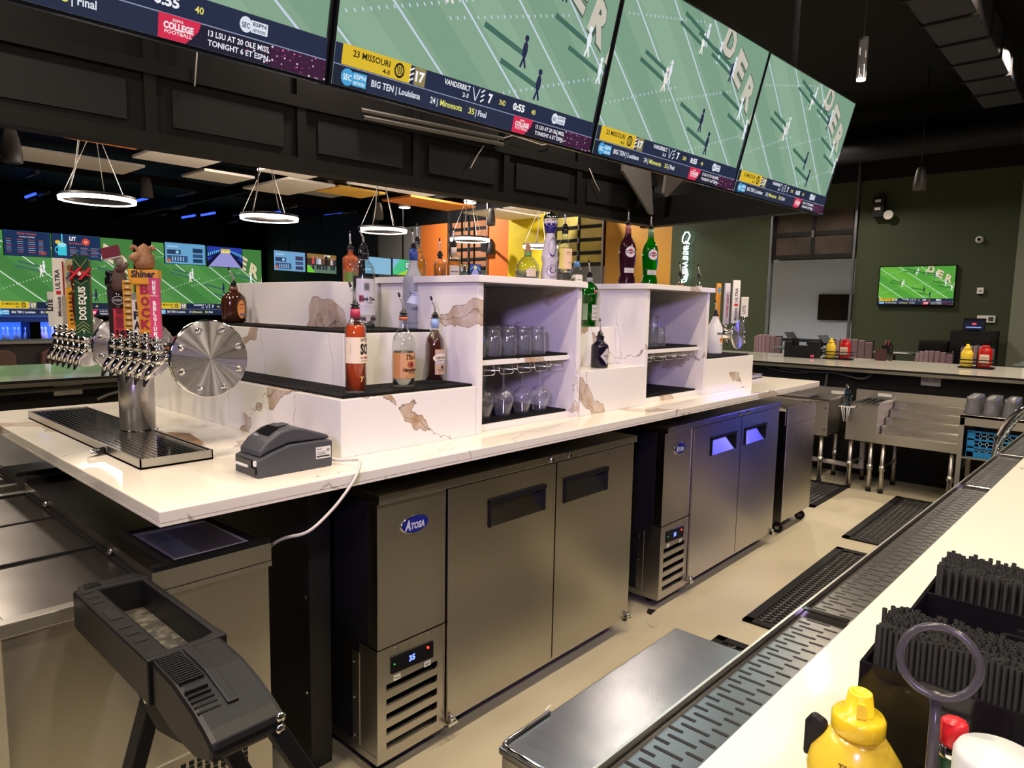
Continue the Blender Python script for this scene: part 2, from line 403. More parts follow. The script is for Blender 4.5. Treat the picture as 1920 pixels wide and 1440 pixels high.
# soffit frame above the outer bar (two black beams meeting in a corner, with light recesses)
SA, SB, SC_ = Vector((-3.9, 5.26)), Vector((7.19, 4.314)), Vector((6.92, 2.35))
def beam(pA, pB, w, z0, z1, m):
    d = (pB-pA).normalized(); n = Vector((-d.y, d.x))*w
    return m.prism([tuple(pA), tuple(pB), tuple(pB+n), tuple(pA+n)], lambda a, b, c: (a, b, c), z0, z1)
sb = struct('ceiling_soffit', beam(SA, SB, .10, 2.57, 4.6, M()), soffit_m)
d1 = (SB-SA).normalized(); n1 = Vector((-d1.y, d1.x))
def rib(p, q, z0, z1, out, m):
    return m.prism([tuple(p-n1*out), tuple(q-n1*out), tuple(q), tuple(p)], lambda a, b, c: (a, b, c), z0, z1)
m = M()
rib(SA, SB, 2.57, 2.66, .05, m); build('lower_rail', m, soffit_m, sb)
m = M(); rib(SA, SB, 3.02, 3.1, .04, m); build('upper_rail', m, soffit_m, sb)
for k in range(9):
    p = SA+d1*(2.6+k*1.02); q = p+d1*.07
    build('batten', rib(p, q, 2.66, 3.02, .03, M()), soffit_m, sb)
    build('batten', rib(p, q, 3.1, 3.75, .03, M()), soffit_m, sb)
    build('recess_panel', rib(p+d1*.17, p+d1*.92, 2.72, 2.96, .015, M()), black, sb)
s2b = struct('ceiling_soffit_right', beam(SC_, SB+(SB-SC_).normalized()*.2, -.10, 2.57, 2.90, M()), soffit_m)
d2 = (SB-SC_).normalized(); n2 = Vector((-d2.y, d2.x))
m = M(); m.prism([tuple(SC_), tuple(SB), tuple(SB+n2*.05), tuple(SC_+n2*.05)], lambda a, b, c: (a, b, c), 2.57, 2.66); build('lower_rail', m, soffit_m, s2b)
# slanted drywall pieces beside the soffit corner
gyp = mat('grey_board', (.13, .12, .115), .7)
def board(pts, y, org, label):
    xs = sum(p[0] for p in pts)/len(pts)
    return tag(build('corner_board', M().prism(pts[::-1], lambda a, b, d: (a, y+d, b), 0, .03).box(xs-.02, xs+.02, y+.03, y+.07, 3.2, 4.6), gyp, org=org), label, 'board', 'drywall offcuts at the soffit corner')
board([(6.22, 3.35), (6.22, 3.04), (6.80, 2.66), (6.86, 2.66), (6.72, 3.35)], 4.12, (6.5, 4.12, 2.7), 'grey slanted drywall offcut left of the soffit corner under the big screens')
board([(7.02, 3.35), (6.93, 2.9), (7.0, 2.86), (7.36, 3.10), (7.36, 3.35)], 4.04, (7.1, 4.04, 2.9), 'smaller grey wedge of drywall right of the soffit corner')
# ================================================================ ISLAND
ZC = 1.115
t = thing('island_base', 'black support wall under the quartz island counter, beside the front cooler', 'support', (3.1, 2.6, 0))
build('end_panel', box(1.17, 1.25, 1.955, 3.24, 0, 1.075), panel_side, t); build('spine', box(1.25, 4.78, 2.52, 2.68, 0, 1.075), black, t)
build('end_panel', box(4.78, 4.84, 2.52, 3.24, 0, 1.075), panel_side, t)
m = M()
for z in (.28, .62): m.cyl((1.165, 1.975, z), (1.17, 1.975, z), .006, 8)
build('screw', m, chrome, t)
ct = build('countertop', M().box(.59, 5.05, 1.624, 3.56, 1.085, ZC), qz, bev=.003, org=(2.8, 2.6, 1.085))
tag(ct, 'long white quartz island counter with tan veins, carrying the bottle steps and taps', 'countertop')
build('edge_strip', M().box(.59, 5.05, 1.624, 1.654, 1.078, 1.085).box(.59, .62, 1.654, 3.53, 1.078, 1.085), qz, ct)
def stack(name, label, cat, org, slabs, bev=.002, mt=None):
    t = thing(name, label, cat, org)
    for n, b in slabs: build(n, box(*b), mt or qz2, t, bev=bev)
    return t
stack('bottle_step_display', 'three-step white marble-look bottle display next to the receipt printer, gold veined', 'display', (1.8, 2.6, ZC),
      [('step', (1.203, 1.797, 1.81, 3.39, ZC, 1.30)), ('step', (1.376, 1.797, 2.049, 3.21, 1.30, 1.495)), ('step', (1.55, 2.40, 2.41, 3.20, 1.495, 1.688))])
stack('bottle_step_display', 'recessed white marble-look steps between the two glass cabinets', 'display', (2.7, 2.2, ZC),
      [('step', (2.455, 2.985, 1.812, 2.58, ZC, 1.318)), ('step', (2.455, 2.985, 1.985, 2.58, 1.318, 1.507))])
stack('bottle_step_display', 'white marble-look bottle step at the far end of the island by the round tap plate', 'display', (4, 2.6, ZC),
      [('step', (3.67, 4.32, 1.812, 3.38, ZC, 1.318)), ('step', (3.67, 4.32, 2.1, 3.2, 1.318, 1.5))])
glass_wire = mat('wire_chrome', (.75, .75, .76), .15, 1)
def cabinet(x0, x1, ztop, label, slabx, yb=2.40):
    t = thing('glass_cabinet', label, 'cabinet', (x0, 1.81, ZC), 'open glass cabinets on the island')
    build('side_panel', box(x0, x0+.03, 1.81, yb, ZC, ztop), qz2, t, bev=.002); build('side_panel', box(x1-.03, x1, 1.81, yb, ZC, ztop), qz3, t, bev=.002)
    build('back_panel', box(x0+.03, x1-.03, yb-.03, yb, ZC, ztop), qz3, t)
    build('floor_board', box(x0+.03, x1-.03, 1.84, yb-.03, ZC, 1.14), qz2, t, bev=.002)
    build('top_slab', box(*slabx, ztop, ztop+.026), qz2, t, bev=.002)
    build('shelf', box(x0+.03, x1-.032, 1.845, yb-.03, 1.372, 1.392), qz2, t, bev=.001)
    r = thing('glass_rack', 'chrome wire stemware rack hanging under the shelf of the '+('nearer' if x0 < 2 else 'farther')+' glass cabinet', 'rack', ((x0+x1)/2, 2.1, 1.35), 'wire stemware racks')
    n = 6
    for k in range(n):
        a = x0+.05+k*(x1-x0-.1)/(n-1); hw = .032
        if k < n-1:
            q = a+.022; w = (x1-x0-.1)/(n-1)-.03
            build('wire', M().tube([(q, 1.87, 1.37), (q, 1.862, 1.335), (q+.01, 1.86, 1.33), (q+w-.01, 1.86, 1.33), (q+w, 1.862, 1.335), (q+w, 1.87, 1.37)], .0018, 6), glass_wire, r)
            build('wire', M().tube([(q, 1.862, 1.345), (q, 2.3, 1.345)], .0016, 6).tube([(q+w, 1.862, 1.345), (q+w, 2.3, 1.345)], .0016, 6), glass_wire, r)
    return t
cabinet(1.80, 2.445, 1.688, 'white marble-look glass cabinet nearer the camera, filled with tumblers and hanging wine glasses', (1.785, 2.46, 1.79, 2.58))
cabinet(2.985, 3.665, 1.70, 'white marble-look glass cabinet farther along the island, with few tall glasses', (2.95, 3.69, 1.79, 2.62))
# rubber bar mats: base sheet with a grid of little ridges
def bar_mat(x0, x1, y0, y1, z, label, px=.014, grp='black bar mats on the island'):
    t = thing('bar_mat', label, 'mat', ((x0+x1)/2, (y0+y1)/2, z), grp)
    build('base', box(x0, x1, y0, y1, z, z+.003), rubber, t)
    m = M(); n = int((x1-x0)/px)
    for i in range(n+1):
        x = x0+i*px; m.box(x, x+.005, y0, y1, z+.003, z+.009)
    n = int((y1-y0)/(px*2.5))
    for i in range(n+1):
        y = y0+i*px*2.5; m.box(x0, x1, y, y+.005, z+.003, z+.007)
    build('ridges', m, rubber, t, kind='stuff')
bar_mat(1.225, 1.795, 1.83, 2.04, 1.30, 'black ridged bar mat on the lowest step under the red and clear bottles', .011)
bar_mat(1.225, 1.37, 2.045, 3.37, 1.30, 'black ridged bar mat strip running back along the left of the lowest step', .011)
bar_mat(1.39, 1.795, 2.07, 2.40, 1.495, 'black ridged bar mat on the middle step under the two tall vodka bottles', .011)
bar_mat(1.39, 1.54, 2.415, 3.18, 1.495, 'black ridged bar mat strip on the middle step behind the big steel disc', .011)
bar_mat(1.84, 2.405, 1.855, 2.34, 1.14, 'black ridged mat on the floor of the nearer glass cabinet', .012)
bar_mat(1.84, 2.405, 1.855, 2.34, 1.392, 'black ridged mat on the shelf of the nearer glass cabinet under tumblers', .012)
bar_mat(3.03, 3.625, 1.855, 2.34, 1.14, 'black mat on the empty floor of the farther glass cabinet', .012)
bar_mat(3.03, 3.625, 1.855, 2.34, 1.392, 'black mat on the shelf of the farther glass cabinet', .012)
bar_mat(3.70, 4.29, 1.83, 2.28, 1.318, 'black mat on the far end step under the white coconut bottle', .013)

# ================================================================ BACK BAR COOLERS
blue = mat('badge_blue', (.012, .03, .30), .25); led_blue = mat('led_blue', (0, 0, 0), .4, emit=(.08, .12, 1), es=6)
led_red = mat('led_red', (0, 0, 0), .4, emit=(1, .03, .02), es=3); led_green = mat('led_green', (0, 0, 0), .4, emit=(.05, .6, .1), es=1)
def louvre_panel(m, x0, x1, z0, z1, y, slots):
    """front sheet with trapezoid openings: strips around the slots"""
    zs = sorted(slots); prev = z0
    for (a, b, xa, xb) in zs:
        m.box(x0, x1, y, y+.012, prev, a); m.box(x0, xa, y, y+.012, a, b); m.box(xb, x1, y, y+.012, a, b); prev = b
    m.box(x0, x1, y, y+.012, prev, z1)
def cooler(label, temp):
    t = thing('bar_cooler', label, 'cooler', (0, 0, 0), 'steel back bar coolers')
    build('body', M().box(.0, 1.51, .05, .70, .085, .957).box(.31, 1.50, .03, .05, .085, .957), panel_side, t, bev=.002)
    tp = build('top_lip', M().box(-.008, 1.52, -.022, .71, .962, .994), steel, t, bev=.002)
    for x in (.86, .98):
        build('lock', M().cyl((x, -.022, .977), (x, -.032, .977), .009, 14).torus((0, 0, 0), .010, .0025, Matrix.Translation((x, -.027, .977)) @ Matrix.Rotation(PI/2, 4, 'X'), 14, 6), chrome, t)
    build('upper_panel', box(0, .298, .0, .05, .462, .958), steel, t, bev=.0015)
    g = M(); louvre_panel(g, 0, .298, .055, .456, 0, [(.095+i*.052, .095+i*.052+.026, .035, .262) for i in range(5)])
    gp = build('grille', g, steel, t)
    build('grille_side', M().box(-.002, 0.0, 0, .1, .055, .456), steel_brush, gp)
    for i in range(5):
        z = .095+i*.052
        build('slat', M().prism([(.0, z+.026), (.035, z+.004), (.035, z), (.0, z+.022)], lambda a, b, d: (d, .012+a, b), .035, .262), steel_brush, gp)
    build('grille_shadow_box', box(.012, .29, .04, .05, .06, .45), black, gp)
    dp = build('display', M().prism([(.054, .361), (.240, .352), (.240, .412), (.054, .421)], lambda a, b, d: (a, d, b), -.004, .0), black_gloss, t)
    a = Art(.19, .06); a.text(temp, .075, .021, .020, '#2a3cff', bold=.03)
    decal('digits', a, plane_fn((.054, -.005, .358), (1, 0, 0), (0, 0, 1)), dp, m=led_blue)
    build('power_light', M().cyl((.066, -.004, .393), (.066, -.006, .393), .003, 8), led_green, dp); build('alarm_light', M().cyl((.213, -.004, .398), (.213, -.007, .398), .005, 8), led_red, dp)
    a = Art(.03, .02); a.rect(0, 0, .03, .02, '#f0efe8').text('Power', .015, .006, .008, '#111111', w=.024, al=1); decal('sticker', a, plane_fn((.065, 0, .330), (1, 0, 0), (0, 0, 1)), gp, .0006)
    a = Art(.03, .02); a.rect(0, 0, .03, .02, '#f0efe8').text('Light', .015, .006, .008, '#111111', w=.022, al=1); decal('sticker', a, plane_fn((.20, 0, .326), (1, 0, 0), (0, 0, 1)), gp, .0006)
    for x in (.075, .225): build('screw', M().cyl((x, 0, .446), (x, -.004, .446), .005, 8), chrome, t)
    bd = build('badge', M().lathe([(.062, 0), (.062, .004), (.058, .006)], T=Matrix.Translation((.154, 0, .862)) @ Matrix.Rotation(PI/2, 4, 'X') @ Matrix.Scale(.52, 4, (0, 1, 0))), chrome, t)
    a = Art(.12, .064); a.ell(.06, .032, .057, .0285, '#16248e', 30).text('A', .014, .016, .034, '#dfe3ee', w=.026, bold=.05, shear=.15).text('TOSA', .038, .017, .022, '#dfe3ee', w=.062, bold=.05, shear=.15)
    decal('logo', a, plane_fn((.094, -.006, .830), (1, 0, 0), (0, 0, 1)), bd, .0003)
    for (x0, x1, h0, h1) in ((.303, .906, .508, .836), (.914, 1.508, .968, 1.288)):
        zt, zb = .955, .088; hz0, hz1 = .768, .872; d = M(); y0, y1 = -.012, .04
        d.box(x0, h0, y0, y1, zb, zt).box(h1, x1, y0, y1, zb, zt).box(h0, h1, y0, y1, zb, hz0).box(h0, h1, y0, y1, hz1, zt).box(h0, h1, .028, y1, hz0, hz1)
        dr = build('door', d, steel, t)
        build('handle_recess', M().prism([(-.0115, hz0), (.028, hz1), (.028, hz0)], lambda a, b, q: (q, a, b), h0+.003, h1-.003), steel, dr)
        build('handle_trim', M().box(h0-.004, h1+.004, -.020, .025, hz1-.012, hz1+.005).box(h0-.004, h0+.006, -.019, .02, hz0, hz1).box(h1-.010, h1+.004, -.016, .027, hz0, hz1), black, dr, bev=.002)
        hx = x0+.012 if x0 < .5 else x1-.012
        build('hinge', M().box(hx-.022, hx+.022, -.03, .01, .068, .078).cyl((hx, -.022, .075), (hx, -.022, .105), .008, 10).cyl((hx+.014, -.022, .075), (hx+.014, -.022, .095), .005, 8), chrome, t)
    build('base_rail', M().box(.0, 1.50, .02, .68, .052, .085), steel_brush, t)
    for x in (.08, 1.43):
        for y in (.1, .62):
            build('caster', M().cyl((x-.012, y, .026), (x+.012, y, .026), .026, 16).box(x-.016, x+.016, y-.012, y+.012, .03, .052), rubber, t)
    # riveted corner strip on the black side
    build('corner_strip', M().box(-.004, 0, .1, .14, .085, .42).box(-.004, 0, .0, .6, .055, .082), steel_brush, t)
    m = M()
    for z in (.11, .25, .38): m.cyl((-.008, .13, z), (-.003, .13, z), .004, 8)
    build('rivet', m, chrome, t)
    return t
c1 = cooler('stainless two-door back bar cooler nearest the camera, blue oval badge, beside the printer end', '35')
c1.location = (1.297, 1.752, 0)
c2 = copy(c1, (3.125, 1.752, 0), 0, 'stainless two-door back bar cooler farther along the island, lit by blue light')
# mobile steel cabinet beyond the coolers
t = thing('steel_cabinet', 'plain stainless cabinet on casters with raised sides past the second cooler', 'cabinet', (4.82, 1.752, 0))
build('body', M().box(4.83, 5.40, 1.752, 2.40, .1, .80), steel, t, bev=.002)
build('rim', M().box(4.83, 5.40, 1.752, 1.765, .80, .925).box(5.385, 5.40, 1.765, 2.40, .80, .925).box(4.83, 4.845, 1.765, 2.4, .80, .90), steel, t, bev=.002)
build('lid', M().prism([(1.80, .83), (2.38, .88), (2.38, .885), (1.80, .838)], lambda a, b, d: (d, a, b), 4.86, 5.37), steel_brush, t)
for x, y in ((4.9, 1.80), (5.34, 1.80), (4.9, 2.34), (5.34, 2.34)):
    cs = build('caster', M().cyl((x-.014, y, .036), (x+.014, y, .036), .036, 18).box(x-.02, x+.02, y-.014, y+.014, .05, .10), rubber, t)
    build('hub', M().cyl((x-.016, y, .036), (x+.016, y, .036), .016, 12), steel_brush, cs)
# ================================================================ SCREENS
def field(w=1.0, h=.5625, logos=True, wash=0):
    A = Art(w, h); X = w; Y = h
    g, g2, g3 = (('#5fae3c', '#68b540', '#52a03a'), ('#86a78e', '#8cae95', '#7c9f88'), ('#4c8a46', '#54934b', '#447f40'))[wash]
    A.rect(0, 0, X, Y, g)
    for k in range(-2, 6):   # mowing bands
        a = k*.30*X; A.poly([(a, Y), (a+.15*X, Y), (a+.95*X, 0), (a+.8*X, 0)], (g2, g3)[k % 2])
    ln = '#c8d6e8' if wash == 1 else '#e6f2e6'
    for a in (-.62, -.33, -.03, .26, .55, .84):
        A.line(a*X, Y, (a+.80)*X, 0, .006*X, ln)
    for (xa, ya, xb, yb, n) in ((.02, .30, .42, .545, 18), (.50, .14, .95, .40, 20), (.04, .80, .50, .97, 20), (.33, .42, .80, .66, 20)):
        for i in range(n):
            x = (xa+(xb-xa)*i/n)*X; y = (ya+(yb-ya)*i/n)*Y; A.line(x, y, x+.006*X, y-.012*Y, .004*X, ln)
    ez = '#c9c4b4' if wash == 1 else '#d9cda4'
    A.poly([(.56*X, Y), (X, .50*Y), (X, Y)], g3)
    for i, ch in enumerate('DERBI'):
        A.text(ch, (.635+.118*i)*X+.003, (.885-.125*i)*Y-.003, .17*Y, '#4a5a50', w=.10*X, rot=-.48, bold=.09, shear=-.25).text(ch, (.635+.118*i)*X, (.885-.125*i)*Y, .17*Y, ez, w=.10*X, rot=-.48, bold=.05, shear=-.25)
    for (x, y, c, s) in ((.34, .60, '#e8e6f0', 1), (.32, .55, '#f3e9e0', 1), (.52, .90, '#e4e6f4', 1), (.50, .84, '#f4f2ee', .9), (.63, .84, '#dfe8f4', 1), (.76, .80, '#dfe8f4', 1), (.745, .76, '#262a52', .9), (.89, .57, '#e8f0f6', 1.1), (.62, .40, '#20244a', 1.1), (.70, .27, '#20244a', 1.1), (.97, .45, '#e8f0f6', 1)):
        x *= X; y *= Y; k = .03*Y*s
        A.line(x, y-.6*k, x-.17*X, y+.045*Y, k*.8, '#3f6a5c' if wash else '#2f6e35')
        A.ell(x, y, k*.55, k*1.3, c, 10); A.ell(x, y+k*1.7, k*.45, k*.5, c, 8)
        A.line(x, y-k, x-.5*k, y-2.6*k, k*.4, c); A.line(x, y-k, x+.6*k, y-2.5*k, k*.4, c)
    # scoreboard
    A.rect(0, 0, X, .165*Y, '#232b45'); A.rect(0, .082*Y, X, .160*Y, '#1d2844'); A.rect(0, .080*Y, X, .084*Y, '#8d99b8')
    A.rect(.02*X, .086*Y, .225*X, .168*Y, '#e0bb2c')
    A.text('23 MISSOURI', .05*X, .128*Y, .026*Y, '#1c1a12', w=.11*X).text('4-0', .14*X, .096*Y, .02*Y, '#1c1a12', w=.022*X)
    A.ell(.19*X, .127*Y, .016*X, .032*Y, '#15140f').ell(.19*X, .127*Y, .012*X, .022*Y, '#d8b93c')
    for k in range(3): A.line((.182+k*.006)*X, .145*Y, (.188+k*.006)*X, .11*Y, .003*X, '#15140f')
    for k in range(3): A.line(.222*X, (.098+.022*k)*Y, .236*X, (.112+.022*k)*Y, .004*X, '#f4f4f4')
    A.rect(.238*X, .086*Y, .275*X, .165*Y, '#8f8152').text('17', .257*X, .105*Y, .042*Y, '#f4f6fa', w=.03*X, al=1, bold=.05)
    A.text('VANDERBILT', .34*X, .130*Y, .024*Y, '#eef0f6', w=.095*X).text('2-3', .41*X, .098*Y, .02*Y, '#eef0f6', w=.022*X)
    A.line(.445*X, .155*Y, .458*X, .095*Y, .003*X, '#dde').line(.458*X, .095*Y, .471*X, .155*Y, .003*X, '#dde')
    for k in range(3): A.line(.478*X, (.098+.022*k)*Y, .49*X, (.112+.022*k)*Y, .004*X, '#f4f4f4')
    A.text('7', .515*X, .105*Y, .042*Y, '#f4f6fa', w=.016*X, al=1, bold=.05).text('2ND', .565*X, .112*Y, .024*Y, '#e8dc6a', w=.026*X, al=1)
    A.text('0:55', .635*X, .108*Y, .034*Y, '#f4f6fa', w=.05*X, al=1, bold=.04).text('40', .70*X, .112*Y, .024*Y, '#e8dc6a', w=.018*X, al=1)
    A.ell(.80*X, .124*Y, .014*X, .028*Y, '#dfe6f2').text('SEC', .80*X, .113*Y, .018*Y, '#1d2844', w=.018*X, al=1).rect(.812*X, .102*Y, .85*X, .145*Y, '#dfe6f2').text('ESPN', .831*X, .127*Y, .013*Y, '#1d2844', w=.03*X, al=1).text('NETWORK', .831*X, .107*Y, .010*Y, '#1d2844', w=.03*X, al=1)
    A.rect(0, 0, .10*X, .079*Y, '#171f33').ell(.04*X, .04*Y, .018*X, .035*Y, '#46a4d8').text('SEC', .04*X, .028*Y, .024*Y, '#eef6fa', w=.024*X, al=1).rect(.055*X, .012*Y, .095*X, .068*Y, '#46a4d8').text('ESPN', .075*X, .042*Y, .018*Y, '#eef6fa', w=.034*X, al=1).text('NETWORK', .075*X, .018*Y, .014*Y, '#eef6fa', w=.034*X, al=1)
    A.text('BIG TEN | Louisiana', .11*X, .030*Y, .028*Y, '#e6eaf4', w=.155*X).text('24 |', .30*X, .030*Y, .028*Y, '#e6eaf4', w=.026*X).text('Minnesota', .335*X, .030*Y, .028*Y, '#dfe06a', w=.08*X).text('35', .44*X, .030*Y, .028*Y, '#dfe06a', w=.022*X).text('| Final', .467*X, .030*Y, .028*Y, '#e6eaf4', w=.042*X)
    A.rect(.62*X, 0, X, .079*Y, '#1a1830').rect(.86*X, 0, X, .079*Y, '#3a1538')
    A.poly([(.62*X, 0), (.675*X, 0), (.70*X, .05*Y), (.705*X, .082*Y), (.62*X, .082*Y)], '#d8284e').text('ESPN', .658*X, .062*Y, .009*Y, '#f6e8ec', w=.02*X, al=1).text('COLLEGE', .66*X, .036*Y, .022*Y, '#f6e8ec', w=.06*X, al=1, bold=.05).text('FOOTBALL', .66*X, .020*Y, .012*Y, '#f6e8ec', w=.055*X, al=1)
    A.text('13 LSU AT 20 OLE MISS', .72*X, .048*Y, .020*Y, '#eef0f6', w=.135*X).text('TONIGHT 6 ET ESPN', .72*X, .016*Y, .020*Y, '#eef0f6', w=.135*X)
    rnd = random.Random(3)
    for k in range(46):
        x = rnd.uniform(.80, 1)*X; y = rnd.uniform(0, .076)*Y; r = rnd.uniform(.0012, .0028)*X
        A.ell(x, y, r, r, rnd.choice(('#d86a9c', '#e6cfe0', '#8a3a68')), 6)
    return A
tilt = math.radians(14.2); U0 = Vector((.9983, -.0582, 0)); NH = Vector((-.0582, -.9983, 0)); VU = Vector((0, 0, 1))*math.cos(tilt)+NH*math.sin(tilt)
P0 = Vector((2.340, 1.72, 2.226)); NN = U0.cross(VU)
art_big = field(1.165, .680, wash=1)
lbls = ['leftmost big hanging screen, cut by the frame, college football promo at its lower corner', 'second big hanging screen from the left, showing its yellow team box in full', 'third big hanging screen from the left, football field and ticker, between two black seams', 'rightmost big hanging screen with red and blue light reflections over the football field']
for k in range(4):
    s0 = (-2.38, -1.19, 0, 1.185)[k]; c0 = P0+U0*(s0+.003)
    t = thing('hanging_screen', lbls[k], 'screen', tuple(c0), 'big tilted screens hanging over the bar')
    def tb(m, a0, a1, b0, b1, d0, d1, c0=c0):
        return m.prism([(a0, b0), (a1, b0), (a1, b1), (a0, b1)], lambda a, b, d: tuple(c0+U0*a+VU*b+NN*d), d0, d1)
    build('housing', tb(tb(M(), 0, 1.18, 0, .695, -.045, -.004), .3, .9, .15, .5, -.09, -.045), plastic, t)
    b = M(); tb(b, 0, 1.18, 0, .008, -.01, .006); tb(b, 0, 1.18, .688, .695, -.01, .006); tb(b, 0, .0075, .008, .688, -.01, .006); tb(b, 1.1725, 1.18, .008, .688, -.01, .006)
    build('bezel', b, black_gloss, t)
    build('picture', art_big.into(M(), plane_fn(c0+U0*.0075+VU*.008-NN*.003, U0, VU), .00007), screen_m, t)
    # hanging bracket
    q = c0+U0*.59+VU*.45-NN*.09
    build('bracket', M().cyl(tuple(q), (q.x, q.y, 4.6), .024, 10), black, t)
    area('screen_glow', tuple(c0+U0*.59+VU*.35+NN*.03), .9, 5, (.70, .85, .9), target=tuple(c0+U0*.59+VU*.35+NN*2), sy=.5)
art_wall = field(1.0, .5625, wash=0); art_vid = field(1.0, .5625, wash=2)
def wallscreen(name, label, cat, o, u, w, h, art, depth=.06, group=None, v=(0, 0, 1), bz=.012):
    o, u, v = Vector(o), Vector(u).normalized(), Vector(v).normalized(); n = u.cross(v)
    t = thing(name, label, cat, tuple(o), group)
    f = lambda a, b, d: tuple(o+u*a+v*b+n*d)
    build('housing', M().prism([(0, 0), (w, 0), (w, h), (0, h)], f, -depth, -.003), black, t)
    b = M()
    for q in ([(0, 0), (w, 0), (w, bz), (0, bz)], [(0, h-bz), (w, h-bz), (w, h), (0, h)], [(0, 0), (bz, 0), (bz, h), (0, h)], [(w-bz, 0), (w, 0), (w, h), (w-bz, h)]): b.prism(q, f, -.02, .008)
    build('bezel', b, black_gloss, t)
    sx, sy = (w-2*bz)/art.w, (h-2*bz)/art.h
    g = plane_fn(o+u*bz+v*bz-n*.002, u, v)
    build('picture', art.into(M(), lambda x, y, d: g(x*sx, y*sy, d), .00015), screen_m, t)
    return t
wallscreen('wall_screen', 'large football screen on the dark green wall', 'screen', (11.95, 3.06, 1.735), (0, -1, 0), 1.04, .60, art_wall)
vw = 'video wall over the bowling lanes'
wallscreen('video_wall_screen', 'far left wide football screen above the bowling lanes, partly behind the menus', 'screen', (4.2, 22.5, 1.08), (1, 0, 0), 3.55, 2.33, art_vid, .2, vw, bz=.03)
wallscreen('video_wall_screen', 'second wide football screen above the lanes, with the lane picture hung in front', 'screen', (8.22, 22.5, 1.12), (1, 0, 0), 3.62, 2.27, art_vid, .2, vw, bz=.03)
def menu(kind):
    A = Art(1.2, .66); A.rect(0, 0, 1.2, .66, '#24406a' if kind < 2 else '#5f9cc8')
    A.rect(.02, .02, 1.18, .64, '#1d3358' if kind < 2 else '#6aa6d2')
    if kind == 0:
        A.text('FROM THE BAR', .35, .56, .05, '#c8563e', w=.5).text('Premium Cocktails', .40, .49, .035, '#d8dce8', w=.4)
        for c in range(4):
            for r in range(7):
                A.rect(.06+c*.28, .42-r*.055, .06+c*.28+.12+.06*((c*7+r*3) % 3)/2, .435-r*.055, '#c8563e' if r % 3 == 0 else '#8fa2c4')
        A.text('TGIV', .88, .05, .09, '#c8563e', w=.22)
    elif kind == 1:
        A.rect(.22, .34, .25, .66, '#58d6e8').ell(.13, .43, .07, .05, '#e8c040').rect(.12, .07, .34, .36, '#3cc8dc').ell(.10, .22, .05, .09, '#3cc8dc').ell(.10, .22, .03, .06, '#1d3358').ell(.23, .36, .11, .06, '#9fe6ee')
        A.text('LIT', .42, .50, .10, '#eef0f6', w=.17, bold=.05).text('Regional Margaritas', .40, .40, .05, '#c8563e', w=.34, shear=.2).ell(.84, .48, .10, .10, '#d84a36').text('10', .84, .45, .06, '#f4e8e4', al=1)
        for c in range(3):
            for r in range(6): A.rect(.42+c*.27, .30-r*.045, .42+c*.27+.15+.04*((c+r) % 3), .312-r*.045, '#c8563e' if r % 3 == 1 else '#8fa2c4')
    else:
        A.rect(.02, .02, 1.18, .64, '#6aa6d2').rect(.06, .30, .46, .44, '#243a5c').ell(.36, .37, .05, .05, '#8fd0f0').rect(.06, .06, .66, .26, '#33527c').rect(.82, .38, 1.12, .52, '#243a5c').rect(.82, .22, 1.12, .34, '#33527c').rect(.82, .06, 1.12, .18, '#243a5c')
        for c in range(5): A.rect(.2+c*.08, .09, .23+c*.08, .22, '#9ec6e4')
        A.ell(.10, .10, .06, .06, '#c86a3e').text('BOWLING', .08, .52, .05, '#cfe2f2', w=.3)
    return A
def lanepic():
    A = Art(1.2, .66); A.rect(0, 0, 1.2, .66, '#2a3da8').rect(0, .30, 1.2, .5, '#18225c')
    A.poly([(.04, 0), (1.16, 0), (.78, .46), (.46, .46)], '#9a96d8').poly([(0, 0), (.04, 0), (.46, .46), (.42, .46), (0, .16)], '#14162e').poly([(1.16, 0), (1.2, 0), (1.2, .16), (.82, .46), (.78, .46)], '#14162e')
    A.rect(.46, .46, .78, .60, '#d8c23a')
    for k in range(5): A.ell(.50+k*.06, .50, .018, .03, '#f4f4ec', 8)
    for k in range(6): A.rect(.02+k*.07, .34+.03*k, .06+k*.07, .46+.02*k, '#5fb4e8').rect(1.14-k*.07, .34+.03*k, 1.18-k*.07, .46+.02*k, '#5fb4e8')
    return A
def crowdpic():
    A = Art(1.2, .66); A.rect(0, 0, 1.2, .66, '#3a3028').rect(0, .0, 1.2, .26, '#5f7a66').poly([(0, 0), (.34, 0), (.1, .24), (0, .24)], '#6fd23c').rect(0, .5, 1.2, .66, '#8a6a3a').rect(.7, .58, .95, .64, '#e8f0e0')
    for (x, s, c) in ((.25, .22, '#c84a4a'), (.42, .2, '#8fa2c0'), (.52, .19, '#d8d8d8'), (.78, .3, '#2a1c22'), (.66, .2, '#6a4a3a'), (1.0, .18, '#c8b8b0'), (1.1, .18, '#4a3a44')):
        A.rect(x-.05, .30, x+.05, .30+s, c).ell(x, .34+s, .035, .045, '#b08468', 10).rect(x-.04, .12, x+.04, .30, '#22242e')
    return A
def bluepic(g=0):
    A = Art(1.2, .66); A.rect(0, 0, 1.2, .66, '#7fb6d8')
    if g: A.poly([(0, 0), (1.2, 0), (1.2, .4), (.5, .3)], '#9fd23c').poly([(0, .2), (.4, .66), (1.2, .66), (1.2, .4), (.2, .0), (0, 0)], '#35c08a').rect(.65, .28, .98, .58, '#2f7f74').rect(.70, .33, .93, .53, '#cfe6e0').text('H', .81, .37, .12, '#2f7f74', al=1)
    return A
mg = 'menu and lane displays hung before the video wall'
wallscreen('menu_screen', 'blue cocktail menu display with orange headings at the far left', 'screen', (4.46, 22.15, 2.70), (1, 0, 0), 1.06, .68, menu(0), .06, mg)
